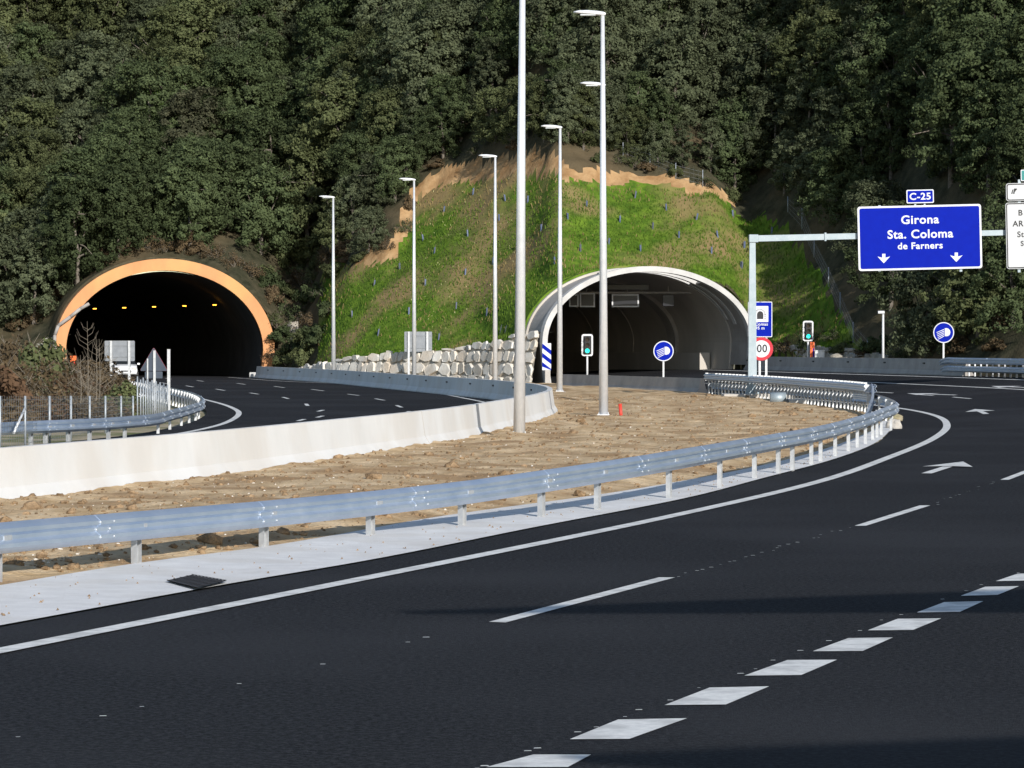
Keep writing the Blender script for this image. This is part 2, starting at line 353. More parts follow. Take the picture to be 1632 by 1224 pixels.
fsd = fc(GSD); fy = fc(GY)-YB(fc(GX)); cutf = CUTH[sdist(fc(GX), fc(GY), mound)[1]]
isgrass = (fsd > -.12+(fbm(fc(GX)*1.7, fc(GY)*1.7, 3, 61)-.44)*1.0) & (fy > 0) & ~(fc(app*1.0) > .3)
isearth = (~isgrass) & (fsd > -.95-.7*(fbm(fc(GX)*.5, fc(GY)*.5, 2, 4)-.4)) & (cutf > .15) & (fy > 0)
grid_obj('grass_slope', GX, GY, GZ, M['grass_ground'], mask=keep & isgrass)
grid_obj('earth_bank', GX, GY, GZ, M['earth'], mask=keep & isearth)
grid_obj('hillside', GX, GY, GZ, M['floor'], mask=keep & ~isgrass & ~isearth)
# ground sheet in front of the hill, reaching far beyond the picture
ax = np.concatenate([[-2500, -600, -200, -66], np.arange(-60, 61, 2.0), [66, 200, 600, 2500]]); ay = np.concatenate([[-2500, -600, -100, -20], np.arange(0, 151, 2.0)])
AX, AY = np.meshgrid(ax, ay); grid_obj('ground', AX, AY, gz(AX, np.clip(AY, 12, 230))-.10, M['sand'])
bx = MB(); bx.add([(-2500, 150, -.12), (2500, 150, -.12), (2500, 2800, -.12), (-2500, 2800, -.12)], [(0, 1, 2, 3)]); bx.build('far_ground', M['sand'], kind='structure')

# ------------------------------------------------------------------ roads
def strip(name, L, R, mat_, dz=0, n=8, z=None):
    L = np.array(L); R = np.array(R); t = np.linspace(0, 1, n+1)
    X = L[:, None, 0]*(1-t)+R[:, None, 0]*t; Y = L[:, None, 1]*(1-t)+R[:, None, 1]*t
    Z = (gz(X, Y) if z is None else z(X, Y))+dz
    return grid_obj(name, X, Y, Z, mat_, smooth=True)
ys = np.arange(12, 230, 1.5)
def offl(off, Y):                                              # point at a lateral offset from the left edge line
    h = (xl(Y+.5)-xl(Y-.5)); n = np.sqrt(1+h*h); return np.stack([xl(Y)+off/n, Y-off*h/n], -1)
LA = resample([(-9.5, 12)]+[gp(*p) for p in [(0, 998.6), (364, 932), (560, 899), (838, 844), (1100, 793), (1215, 763), (1317, 736), (1384, 712), (1418, 687)]]+[(12.4, 106), (12.8, 118), (11.9, 140), (9.9, 162), (5.0, 189), (1.9, 205), (-4.5, 230)], 1.5)
hr = np.linspace(0, 1, len(LA))
RA = np.stack([offl(12.9, LA[:, 1])[:, 0], offl(12.9, LA[:, 1])[:, 1]], -1)
_y = LA[:, 1]; _h = xl(_y+.5)-xl(_y-.5); _r = xl(_y)+12.75*np.sqrt(1+_h*_h)+(1-ss(60, 110, _y))*6; _k = np.minimum(LA[:, 0]+.02, xl(_y)-.05)
_X = np.concatenate([_k[:, None]+(xl(_y)-_k)[:, None]*np.linspace(0, 1, 4)[None, :-1], xl(_y)[:, None]+(_r-xl(_y))[:, None]*np.linspace(0, 1, 15)[None]], 1); _Y = _y[:, None]+_X*0
grid_obj('right_road', _X, _Y, gz(_X, _Y), M['asphalt'])
def band_line(name, P, wd, dz=.012, zf=gz):
    P = np.array(P); A = offset_path(P, -wd/2); B = offset_path(P, wd/2); return strip(name, A, B, M['paint'], dz, n=2, z=zf)
zero = lambda X, Y: X*0
yy = np.arange(12.5, 215, 1.0)
band_line('left_edge_line', np.stack([xl(yy), yy], -1), .22)
band_line('right_edge_line', offl(11.3, np.arange(110, 212, 1.0)), .2)
band_line('deceleration_line', offl(7.6, np.arange(112, 180, 1.0)), .2)
mk = MB()
def dash(mb, p0, p1, wd, dz=.012):
    a = np.array(p0); b = np.array(p1); d = (b-a)/np.linalg.norm(b-a); n = np.array([d[1], -d[0]])*wd/2; k = max(1, int(np.linalg.norm(b-a)/1.0)); Q = [a+(b-a)*i/k for i in range(k+1)]
    vs = []
    for q in Q:
        for s_ in (-1, 1): vs.append((q[0]+s_*n[0], q[1]+s_*n[1], float(gz(q[0]+s_*n[0], q[1]+s_*n[1]))+dz))
    mb.add(vs, [(2*i, 2*i+1, 2*i+3, 2*i+2) for i in range(k)])
def dashq(mb, quad, dz=.006): mb.add([(*gp(*q), dz) for q in quad], [(0, 1, 2, 3)])
dashq(mk, [(779, 992), (806, 993), (1076, 921), (1050, 921)]); dashq(mk, [(1362, 838.5), (1380, 838.5), (1483, 806), (1466, 806)]); dashq(mk, [(1594, 765), (1608, 765), (1668, 742), (1655, 742)])
for y in (131, 138, 145.5, 153.5, 162, 171, 181):
    dash(mk, offl(3.9, np.array(y))[()], offl(3.9, np.array(y+3.4))[()], .14)
mk.build('lane_dashes', M['paint'], kind='structure')
# wide dashes of the exit lane
mk = MB()
for q in [((775, 1224), (850, 1204), (942, 1204), (905, 1224)), ((908, 1179.5), (985, 1148), (1095, 1146), (1003, 1179)), ((1059, 1125), (1131, 1097), (1226, 1095), (1157, 1124)), ((1186, 1078), (1255, 1053), (1334, 1052.5), (1277, 1077)),
          ((1295, 1039), (1352, 1018), (1423, 1017), (1375, 1038.5)), ((1383, 1005.5), (1431, 987), (1500, 986.5), (1455, 1005)), ((1461, 977), (1505, 960.5), (1567, 959), (1530, 976)), ((1531, 950.5), (1570, 936), (1624, 935), (1590, 949)), ((1587, 927), (1622, 915), (1672, 914), (1640, 926)),
          ((1650, 907), (1682, 897), (1728, 896), (1700, 906)), ((640, 1290), (725, 1255), (840, 1255), (775, 1290))]:
    mk.add([(*gp(*p), .006) for p in q], [(0, 1, 2, 3)])
mk.build('exit_lane_dashes', M['paint'], kind='structure')
# premark flecks of paint along the lane line
mk = MB()
for a, b, n in [((0, 1183), (780, 993), 7), ((1078, 920), (1360, 839), 22), ((1485, 806), (1592, 766), 14), ((560, 1300), (1640, 905), 26)]:
    for i in range(n):
        t = (i+random.random()*.9)/n; x, y = gp(a[0]+(b[0]-a[0])*t+random.uniform(-6, 6), a[1]+(b[1]-a[1])*t+random.uniform(-1, 1)); s_ = random.uniform(.012, .03)*(1.0 if b[0] == 780 else .8)
        mk.add([(x-s_, y-s_, .005), (x+s_*1.3, y-s_*.6, .005), (x+s_, y+s_, .005), (x-s_*.8, y+s_*.7, .005)], [(0, 1, 2, 3)])
mk.build('paint_flecks', M['paint'], kind='structure')
def arrow(x, y, hd, L, k, bend=0):
    mb = MB(); d = np.array([math.sin(hd), math.cos(hd)]); r = np.array([d[1], -d[0]])
    P = [(-.09*k, 0), (.09*k, 0), (.09*k, L*.6), (.45*k, L*.55), (0, L), (-.45*k, L*.55), (-.09*k, L*.6)]
    W_ = [(x+r[0]*p[0]+d[0]*p[1], y+r[1]*p[0]+d[1]*p[1]) for p in P]
    V = [(a, b, float(gz(a, b))+.014) for a, b in W_]
    mb.add(V, [(0, 1, 2, 6), (3, 4, 5), (6, 2, 3), (6, 3, 5)]); return mb.build('road_arrow', M['paint'], kind='structure')
arrow(7.75, 61.0, math.radians(14), 6.4, 1.1); 
for px, py, hd in [(1552, 657.5, 5), (1508, 627.5, -10), (1632, 616.5, -7)]:
    x, y, z = hit(px, py, gz, 50, 260); arrow(x, y-3, math.radians(hd), 7, 1.15)
# concrete gutter beside the near guard rail
GO = resample([(-9.0, 16)]+[gp(*p) for p in [(0, 938), (220, 902), (425, 875), (560, 852), (674, 831), (811, 811), (917, 797), (1100, 767), (1215, 744), (1300, 722), (1365, 699), (1398, 683), (1405, 672)]], 1.0)
GL = resample([(-9.5, 12)]+[gp(*p) for p in [(0, 998.6), (364, 932), (560, 899), (838, 844), (1100, 793), (1215, 763), (1317, 736), (1384, 712), (1418, 687)]]+[(12.1, 103)], 1.0)
GLr = np.stack([np.interp(np.linspace(0, 1, len(GO)), np.linspace(0, 1, len(GL)), GL[:, k]) for k in (0, 1)], -1)
Tg = np.linspace(0, 1, 7); gX = GLr[:, None, 0]*(1-Tg)+GO[:, None, 0]*Tg; gY = GLr[:, None, 1]*(1-Tg)+GO[:, None, 1]*Tg
grid_obj('concrete_gutter', gX, gY, 0.012+.022*Tg[None, :]+gX*0, M['gutter'])
mk = MB()                                                      # scattered grit on the gutter
for i in range(420):
    k = random.randrange(2, 60); t = random.random(); x = GLr[min(k, len(GLr)-1)][0]*(1-t)+GO[min(k, len(GO)-1)][0]*t; y = GLr[min(k, len(GLr)-1)][1]*(1-t)+GO[min(k, len(GO)-1)][1]*t+random.random(); r = random.uniform(.004, .016)
    mk.add([(x-r, y-r, .02), (x+r, y-r, .02), (x+r, y+r, .02), (x-r, y+r, .02), (x, y, .034+r*.5)], [(0, 1, 4), (1, 2, 4), (2, 3, 4), (3, 0, 4)])
tag(mk.build('gutter_grit', M['clod']), 'dark crumbs of soil scattered on the pale concrete gutter', 'grit', kind='stuff')

# left road
RB = [(-7.6, 48.6), (-6.55, 52.9), (-5.3, 58.3), (-3.37, 68.6), (-1.6, 79), (-.04, 92.4), (1.05, 104), (1.65, 118), (1.25, 131), (-.15, 144), (-3.7, 165.6), (-7.3, 187), (-11.2, 210), (-19.3, 246.5)]
RBs = resample([(-15, 22)]+RB, 1.5)
LL = herm([20, 80, 87.3, 95.3, 108.5, 117, 126.6, 144, 170, 200, 245, 290], [-22, -10.3, -9.2, -8.85, -9.2, -9.8, -10.9, -13.5, -18.2, -23.8, -32.2, -43])
ln = LL(RBs[:, 1])
left_edge = np.stack([ln-1.15, RBs[:, 1]], -1); ext = RBs.copy()
a_ = PL.pt(7.4, 45, 0)[:2]; b_ = PL.pt(-7.4, 45, 0)[:2]
strip('left_road', np.vstack([left_edge, [b_]]), np.vstack([ext, [a_]]), M['asphalt'], n=8, z=zero)
q = np.arange(60, 250, 1.0); band_line('left_road_left_line', np.stack([LL(q), q], -1), .2, zf=zero)
rr = resample([(-.9, 110), (-.5, 124), (-.9, 134), (-2.3, 150), (-5.4, 178), (-9.2, 201), (-14.0, 215), (-21.5, 247)], 1.0); band_line('left_road_right_line', rr, .18, zf=zero)
mk = MB()
for ln_ in ([(650, 657), (636, 648), (605, 637), (563, 629.5), (506, 622), (445, 617), (384, 612), (319, 607.3), (268, 603.7)], [(480, 670), (510, 664.5), (511, 655), (489, 645.5), (455, 634.5), (405, 627.5), (351, 621.5), (302, 616), (262, 611)]):
    for px, py in ln_:
        x, y = gp(px, py); L = 2.6 if y < 125 else 4.5 if y < 170 else 6
        h = -.17 if y > 150 else -.13 if y > 135 else -.08 if y > 125 else .02
        dash(mk, (x-h*L/2, y-L/2), (x+h*L/2, y+L/2), .15)
mk.build('left_road_dashes', M['paint'], kind='structure')

# ------------------------------------------------------------------ median soil
JR = offset_path(RBs, .1)
med_l = resample(RB[:9]+[(.1, 144), (-3.3, 165.6), (-6.8, 187), (-9.5, 203)], 1.0)
med_r_y = lambda Y: np.interp(Y, GO[:, 1], GO[:, 0]) if False else None
mr_pts = np.vstack([GO[:, :2], [(12.6, 112), (12.6, 118), (11.7, 140), (9.7, 162), (4.9, 187), (1.9, 203)]])
f_r = lambda Y: np.interp(Y, mr_pts[:, 1], mr_pts[:, 0]); f_l = lambda Y: np.interp(Y, med_l[:, 1], med_l[:, 0])
rows = [26.0]
while rows[-1] < 203: rows.append(rows[-1]+max(.09, rows[-1]*.0026))
rows = np.array(rows); T = np.linspace(0, 1, 190)
f_l2 = lambda Y: np.where(Y < 48.6, np.interp(Y, [16, 48.6], [-17.5, -7.6]), f_l(Y))
MX = f_l2(rows)[:, None]*(1-T)+f_r(rows)[:, None]*T+0.0; MY = rows[:, None]+T*0
edge = np.minimum(ss(0, .10, T), ss(0, .10, 1-T))[None, :]
MZ = .03+.05*edge+(fbm(MX*2.2, MY*1.6, 5, 21)-.45)*.055*(.35+.65*edge)+(np.abs(fbm(MX*.5, MY*.35, 3, 31)-.45))*.35*edge
MZ += .16*np.exp(-((T[None, :]-.0)/.05)**2)*fbm(MX*3, MY*1.2, 3, 8)     # loose earth heaped along the barrier
grid_obj('median_soil', MX, MY, MZ, M['soil'])
_g = (1+5**.5)/2; ICO = [(-1, _g, 0), (1, _g, 0), (-1, -_g, 0), (1, -_g, 0), (0, -1, _g), (0, 1, _g), (0, -1, -_g), (0, 1, -_g), (_g, 0, -1), (_g, 0, 1), (-_g, 0, -1), (-_g, 0, 1)]
OCT = [(0, 11, 5), (0, 5, 1), (0, 1, 7), (0, 7, 10), (0, 10, 11), (1, 5, 9), (5, 11, 4), (11, 10, 2), (10, 7, 6), (7, 1, 8), (3, 9, 4), (3, 4, 2), (3, 2, 6), (3, 6, 8), (3, 8, 9), (4, 9, 5), (2, 4, 11), (6, 2, 10), (8, 6, 7), (9, 8, 1)]
def stone_pts(r, flat=.6, jit=.28): return [tuple(r*.53*q*(1+random.uniform(-jit, jit))*(flat if k == 2 else 1) for k, q in enumerate(p)) for p in ICO]
def scatter(name, n, rmin, rmax, m, label, cat, ymax=150, pw=2):
    mb = MB()
    for i in range(n):
        y = 34+(ymax-34)*random.random()**pw; t = random.uniform(.01, .99); x = f_l2(np.array(y))*(1-t)+f_r(y)*t
        ri = int(np.clip(np.searchsorted(rows, y), 0, len(rows)-1)); z = MZ[ri, int(t*189)]; r = rmin+(rmax-rmin)*random.random()**3
        a = random.random()*6.28; ca, sa = math.cos(a), math.sin(a)
        mb.add([(x+ca*p[0]-sa*p[1]*.7, y+sa*p[0]+ca*p[1]*.7, z+p[2]+r*.1) for p in stone_pts(r)], OCT)
    return tag(mb.build(name, m), label, cat, kind='stuff')
scatter('soil_clods', 6500, .012, .075, M['clod'], 'brown clods of earth strewn over the bare median', 'clods')
scatter('earth_lumps', 160, .07, .20, M['clod'], 'larger brown lumps of earth lying about the bare median', 'clods')
scatter('pale_pebbles', 1100, .008, .03, M['pebble'], 'small pale pebbles strewn over the bare median', 'pebbles')

# ------------------------------------------------------------------ concrete barriers
JERSEY = lambda h: [(.30, -.08), (.30, .06), (.17, .27), (.085, h), (-.085, h), (-.17, .27), (-.30, .06), (-.30, -.08)]
def barrier(name, label, path, h, m, joints=None, holes=None):
    P = resample(path, 1.2); t = thing(name, label, 'barrier', tuple(P[0]))
    mb = MB(); mb.sweep([tuple(p) for p in P], JERSEY(h)); mb.build('barrier_wall', m, t)
    for k in joints or []:
        jb = MB()
        i = int(np.argmin(np.abs(P[:, 1]-k))); seg = [P[i], P[i]+(P[min(i+1, len(P)-1)]-P[i])*.028/1.2]; jb.sweep([tuple(p) for p in seg], [(x*1.012, z*1.002+.002) for x, z in JERSEY(h)]); jb.build('joint', M['mortar'], t)
    for i in range(3, len(P)-1, 6) if holes else []:
        d = P[i+1]-P[i]; d = d/np.linalg.norm(d); r = np.array([d[1], -d[0]]); s_ = holes
        hb = MB(); hb.box((P[i][0]+r[0]*.112*s_, P[i][1]+r[1]*.112*s_, P[i][2]+h*.72), (.10, .30, .07), -math.atan2(d[0], d[1])); hb.build('lifting_slot', M['black'], t)
    return t
barrier('median_barrier', 'long white concrete barrier curving along the bare median beside the left road', [(x-.28, y, 0) for x, y in [(-15, 22)]+RB[:-1]]+[(-19.0, 244, 0)], .86, M['barrier'], joints=[30, 76.5, 107, 128, 150, 170], holes=-1)
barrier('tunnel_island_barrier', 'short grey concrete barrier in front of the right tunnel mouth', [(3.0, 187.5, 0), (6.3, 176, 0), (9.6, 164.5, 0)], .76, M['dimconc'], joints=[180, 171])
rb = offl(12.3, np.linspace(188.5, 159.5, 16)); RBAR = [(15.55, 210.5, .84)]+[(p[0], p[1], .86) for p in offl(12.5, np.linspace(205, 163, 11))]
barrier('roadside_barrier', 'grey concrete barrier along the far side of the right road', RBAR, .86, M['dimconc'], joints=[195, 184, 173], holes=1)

# ------------------------------------------------------------------ guard rails
WB = [(0, 0), (.012, .0), (.05, .03), (.082, .06), (.082, .10), (.03, .135), (.03, .175), (.082, .21), (.082, .25), (.05, .28), (.012, .31), (0, .31)]
WBP = [(a, b) for a, b in WB]+[(a-.006, b) for a, b in WB[::-1]]
def wbeam(mb, P, side, out, zoff=0):                           # P at rail top height
    prof = [((a+out)*side, b-.31+zoff) for a, b in WBP]
    if side < 0: prof = prof[::-1]
    mb.sweep([tuple(p) for p in P], prof)
def guard_rail(name, label, path, side, posts, two=False, step=1.0, splice=4.0, postw=.12, spacer=True, reach=.34, both=False):
    """path: (x,y,top z) along the beam; side +1: the beam face is to the right of travel"""
    P = resample(path, step); t = thing(name, label, 'guard rail', (P[0][0], P[0][1], 0))
    mb = MB(); mb.smooth = False; wbeam(mb, P, side, .06)
    if two: wbeam(mb, P, side, .06, -.42)
    if both: wbeam(mb, P, -side, .22)
    S = np.concatenate([[0], np.cumsum(np.linalg.norm(np.diff(P[:, :2], axis=0), axis=1))])
    for s_ in np.arange(1.2, S[-1]-.6, splice):                # overlapped splices with bolt heads
        i = np.linspace(s_, s_+.32, 3); Q = np.stack([np.interp(i, S, P[:, k]) for k in range(3)], -1)
        for zo in ((0, -.42) if two else (0,)):
            mb.sweep([tuple(p) for p in Q], [((a+.064)*side, b-.31+zo) for a, b in WBP][::side])
            d = Q[2]-Q[0]; d /= np.linalg.norm(d); r = np.array([d[1], -d[0]])*side
            for k in (0, 2):
                for zz, oo in ((-.075, .15), (-.235, .15), (-.155, .10)):
                    c = Q[k]; mb.mi = 1; mb.rbox((c[0]+r[0]*(oo-.004), c[1]+r[1]*(oo-.004), c[2]+zz+zo), (.018, .018, .020), .005); mb.mi = 0
    mb.build('beam', [M['galv'], M['post']], t)
    for (x, y) in posts:
        i = int(np.argmin(np.hypot(P[:, 0]-x, P[:, 1]-y))); d = P[min(i+1, len(P)-1)]-P[max(i-1, 0)]; d[2] = 0; d /= np.linalg.norm(d); r = np.array([d[1], -d[0], 0])*side
        b = P[i]; j = i; c = np.array([x, y, 0.]) if reach is None else None
        # post stands just behind the beam, at the nearest spot of its line
        u = np.dot(np.array([x, y])-b[:2], d[:2]); c = b+d*u; zt = c[2]; g = float(gz(c[0], c[1])); pb = MB(); rz = -math.atan2(d[0], d[1])
        top = zt-.03
        pb.box((c[0]-r[0]*.07, c[1]-r[1]*.07, (top+g-.1)/2), (.012, postw, top-g+.1), rz)
        for e in (-1, 1): pb.box((c[0]-r[0]*.035+d[0]*e*(postw/2-.006), c[1]-r[1]*.035+d[1]*e*(postw/2-.006), (top+g-.1)/2), (.058, .011, top-g+.1), rz)
        if spacer:
            for zo in ((0, -.42) if two else (0,)): pb.box((c[0]+r[0]*.045, c[1]+r[1]*.045, zt-.155+zo), (.10, .16, .17), rz)
            for zo in ((0,) if both else ()): pb.box((c[0]-r[0]*.145, c[1]-r[1]*.145, zt-.155+zo), (.13, .14, .40), rz)
        pb.build('post', M['post'], t)
    return t
npost = [(0, 935), (223, 902.5), (425.5, 876), (595, 856), (741, 840), (867, 825.5), (978, 814), (1074, 795), (1151, 778), (1206, 763), (1248, 755), (1266, 750), (1297, 741), (1311, 736), (1336, 728), (1355, 720), (1370, 714), (1382, 708), (1393, 702), (1400, 698), (1407, 694)]
npw = [gp(*p) for p in npost]
def hz(px, py, p): return CAMZ+(HORIZ-py)/FPX*p[1]
tops = [832, 814, 797, 781.5, 765.5, 748, 733.5, 717.5, 704, 695, 688, 685, 679, 676.5, 671, 665.5, 661.5, 658, 654.5, 652, 649]
path = [(-9.2, 22, .62), (-7.3, 27, .61)]+[(x, y, hz(0, t_, (x, y))) for (x, y), t_ in zip(npw, tops)]
path = path[:8]+[path[10], path[11], path[13], path[15], path[17], path[19], path[22]]+[(11.0, 94, .74), (11.85, 103, .74), (12.35, 112, .74), (12.3, 119, .72)]
guard_rail('median_guard_rail', 'long blue-grey steel guard rail sweeping along the gutter in the foreground', path, 1, [(-7.2, 28)]+npw+[(10.8, 92.5), (11.4, 97.5), (11.9, 103), (12.2, 108), (12.3, 113)])
tp = [(12.6, 114, 1.06), (12.55, 119, 1.06), (12.1, 130, 1.05), (11.6, 140, 1.04), (10.8, 150, 1.03), (9.75, 161, 1.02)]
TP = resample(tp, 1.0); sel = [tuple(p[:2]) for p in TP[1::1]][:50]
tr = guard_rail('island_guard_rail', 'tall double guard rail with close posts seen from behind below the sign gantry', tp, 1, sel, two=True, spacer=True, both=True)
mb = MB(); e = resample([(12.62, 114.4, 1.08), (12.2, 110.5, .72), (11.6, 106.5, .30), (11.2, 104, .02)], .8); wbeam(mb, e, -1, -.02); mb.build('sloped_end', M['galv'], tr)
fr = [(p[0], p[1], .86+.95-.02) for p in offl(12.35, np.linspace(166, 128, 20))]; fr = [(fr[0][0]-.1, fr[0][1]+2.4, 1.5)]+fr
FR = resample(fr, 1.0); guard_rail('roadside_guard_rail', 'grey double guard rail on the far right beyond the concrete barrier', fr, 1, [tuple(p[:2]) for p in FR[2:46:1]], two=True)
lp = [(48, 707), (81, 706), (111, 704), (154, 702), (190, 700), (225, 698), (247, 691), (262, 684.5), (280, 678.5), (297, 674), (309, 670), (317, 667)]
lpw = [gp(*p) for p in lp]
lt = [686, 684.5, 683.5, 681.5, 671, 667.5, 662.5, 659.5, 656.5, 654, 651, 649, 647, 645.5]
lpath = [(-16.5, 62, .56), (-13.8, 70, .56), (-11.95, 79.5, .56), (-11.2, 81.2, .56), (-10.45, 83.4, .56), (-9.75, 86.6, .57), (-9.75, 92.5, .58), (-9.95, 100, .58), (-10.25, 107, .58), (-10.9, 114, .60), (-12.2, 124, .62), (-13.6, 133, .62), (-16.5, 150, .62), (-20, 170, .62)]
LPp = resample([p[:2] for p in lpath[9:]], 2.0)
guard_rail('left_guard_rail', 'galvanised guard rail bending round the scrub on the left roadside', lpath, 1, [(-13.3, 72), (-12.6, 75)]+lpw+[tuple(p) for p in LPp], step=.8, splice=3)

# ------------------------------------------------------------------ tunnel portals
def tunnel_ring(mb, P, k_out, k_in, w0, w1, i0=0, i1=None, n=48):
    A = P.arch(k_out, n); B = P.arch(k_in, n); i1 = len(A) if i1 is None else i1; A = A[i0:i1]; B = B[i0:i1]; m = len(A); vs = []
    for pr, ww in ((A, w0), (B, w0), (A, w1), (B, w1)): vs += [P.pt(u, ww, v) for u, v in pr]
    fs = []
    for i in range(m-1):
        a, b, c, d = i, m+i, 2*m+i, 3*m+i
        fs += [(a, a+1, b+1, b), (c, d, d+1, c+1), (a, c, c+1, a+1), (b, b+1, d+1, d)]
    fs += [(0, m, 3*m, 2*m), (m-1, 3*m-1, 4*m-1, 2*m-1)]
    mb.add(vs, fs)
def lining(mb, P, k, w0, w1, n=48, cap=False):
    A = P.arch(k, n); m = len(A); vs = [P.pt(u, w0, v) for u, v in A]+[P.pt(u, w1, v) for u, v in A]
    sm = mb.smooth; mb.smooth = True; mb.add(vs, [(i, i+1, m+i+1, m+i) for i in range(m-1)]); mb.smooth = sm
    if cap: o = len(mb.v)-m; mb.f.append(list(range(o, o+m))); mb.m.append(mb.mi); mb.sm.append(False)
def on_plane(P, w, px, py):                                    # photo point on a plane across the tunnel axis
    d = ray(px, py); n = P.ax; k = ((P.c @ n)+w)/(d[0]*n[0]+d[1]*n[1]); return (d[0]*k, d[1]*k, d[2]*k+CAMZ)
t = thing('tunnel_portal', 'left tunnel mouth with a broad orange painted arch and dark interior', 'tunnel', (PL.c[0], PL.c[1], 0))
mb = MB(); tunnel_ring(mb, PL, 0, .88, -.55, .9); mb.build('arch_ring', M['orange'], t)
mb = MB(); lining(mb, PL, .95, -.3, 90, cap=True); mb.build('tunnel_lining', M['shade_black'], t)
mb = MB(); pp = [on_plane(PL, -.75, *q) for q in [(142, 484), (128, 492), (112, 505), (93, 519), (87.5, 534), (87, 552), (89, 572), (91, 592)]]
mb.smooth = True; mb.path(pp, .13, 8); mb.build('cable_duct', M['dimconc'], t)
for px, py in [(151, 492), (198, 490.5), (245.6, 489), (294, 487.6), (342, 486)]:
    x, y, z = on_plane(PL, 9, px, py); mb = MB(); mb.rbox((x, y, z), (.26, .3, .07), .02, PL.th); l = mb.build('tunnel_lamp', M['lamp_on'], t)
mb = MB(); x, y, z = on_plane(PL, -1, 403, 598); mb.rbox((x, y, .2), (.5, .6, .4), .05); mb.build('kerb_end', M['whiteconc'], t)

t = thing('tunnel_portal', 'right tunnel mouth with pale concrete arch ribs below the grass slope', 'tunnel', (PR.c[0], PR.c[1], 0))
mb = MB(); tunnel_ring(mb, PR, 0, .34, -.25, .30); mb.build('arch_rib', M['whiteconc'], t)
mb = MB(); tunnel_ring(mb, PR, .03, .33, 1.65, 2.05, i0=20, i1=47); mb.build('arch_rib', M['whiteconc'], t)
mb = MB(); tunnel_ring(mb, PR, .03, .33, 2.75, 3.05, i0=22, i1=46); mb.build('arch_rib', M['whiteconc'], t)
mb = MB(); NA = 52
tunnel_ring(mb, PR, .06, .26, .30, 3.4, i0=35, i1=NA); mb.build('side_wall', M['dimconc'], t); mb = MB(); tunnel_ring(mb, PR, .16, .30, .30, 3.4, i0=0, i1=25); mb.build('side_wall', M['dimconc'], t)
mb = MB(); tunnel_ring(mb, PR, .02, .36, 3.1, 12.0); lining(mb, PR, .34, 12.0, 13.0); mb.build('entrance_vault', M['lining'], t)
mb = MB(); tunnel_ring(mb, PR, -.12, .05, 3.35, 5.2); mb.build('earth_collar', M['grass_ground'], t)
mb = MB(); tunnel_ring(mb, PR, .30, .62, 12.0, 13.4); mb.build('vault_collar', M['dimconc'], t)
mb = MB(); lining(mb, PR, .52, 13.0, 95, cap=True)
for ww in (20, 28, 36, 44): tunnel_ring(mb, PR, .50, .58, ww, ww+.25)
mb.build('tunnel_lining', M['lining'], t)
mb = MB()
for sgn in (-1, 1):
    c0 = PR.pt(sgn*6.3, 6.0, 0); c1 = PR.pt(sgn*6.3, 92, 0); zz = .75 if sgn > 0 else .1
    mb.sweep([(c0[0], c0[1], zz), (c1[0], c1[1], zz)], [(-.35, -.8), (.35, -.8), (.35, 1.2), (-.35, 1.2)])
mb.build('service_walkway', M['lining'], t)
for P, m_, nm in ((PL, 'floor', 'left_portal_bank'), (PR, 'grass_ground', 'right_portal_bank')):   # earth face between the arch and the ground above it
    mb = MB(); U = np.linspace(-P.a-.9, P.a+.9, 100); vs = []
    for u in U:
        x, y, _ = P.pt(u, P.w0+.5, 0); zt_ = zland(x, y)+.04; zb_ = float(P.top(np.array(u)))-.25; zt_ = max(zt_, zb_+.2)
        wj = P.w0+.12+.12*float(fbm(np.array(u*1.3), np.array(2.0), 3, 6)); vs += [P.pt(u, wj-.05, zb_), P.pt(u, wj+.42, zt_+.03)]
    mb.add(vs, [(2*i, 2*i+2, 2*i+3, 2*i+1) for i in range(len(U)-1)]); mb.build(nm, M[m_], kind='structure')
# lane signals hung just inside the right tunnel
def wz(px, py, D): return at(px, py, D)
DS = 213.0
t = thing('lane_signal_gantry', 'dark lane signal boards hung on a bar inside the right tunnel', 'signal gantry', wz(1000, 467, DS))
mb = MB(); mb.box(wz(1010, 466.5, DS), (7.6, .14, .12)); 
for px in (935, 1000, 1065): mb.box(wz(px, 462, DS), (.06, .06, .5))
mb.build('bar', M['dimconc'], t)
def board(x0, y0, x1, y1, fr_, name='signal_board'):
    a = wz(x0, y1, DS); b = wz(x1, y0, DS); c = [(a[k]+b[k])/2 for k in range(3)]; w_, h_ = b[0]-a[0], b[2]-a[2]
    mb = MB(); mb.rbox((c[0], c[1]-.05, c[2]), (w_, .22, h_), .02); o = mb.build(name, M['screen'], t)
    if fr_:
        f = MB()
        for dx in (-1, 1): f.box((c[0]+dx*(w_/2), c[1]-.17, c[2]), (.09, .05, h_+.09))
        for dz in (-1, 1): f.box((c[0], c[1]-.17, c[2]+dz*(h_/2)), (w_-.09, .05, .09))
        f.build('board_frame', M['frame'], o)
board(965, 453.5, 1034, 462, False, 'message_board'); board(925, 468, 947, 488.5, True); board(976, 470, 1017, 488.5, True); board(1056, 470, 1074, 488, False); board(908, 470, 921, 488, True)
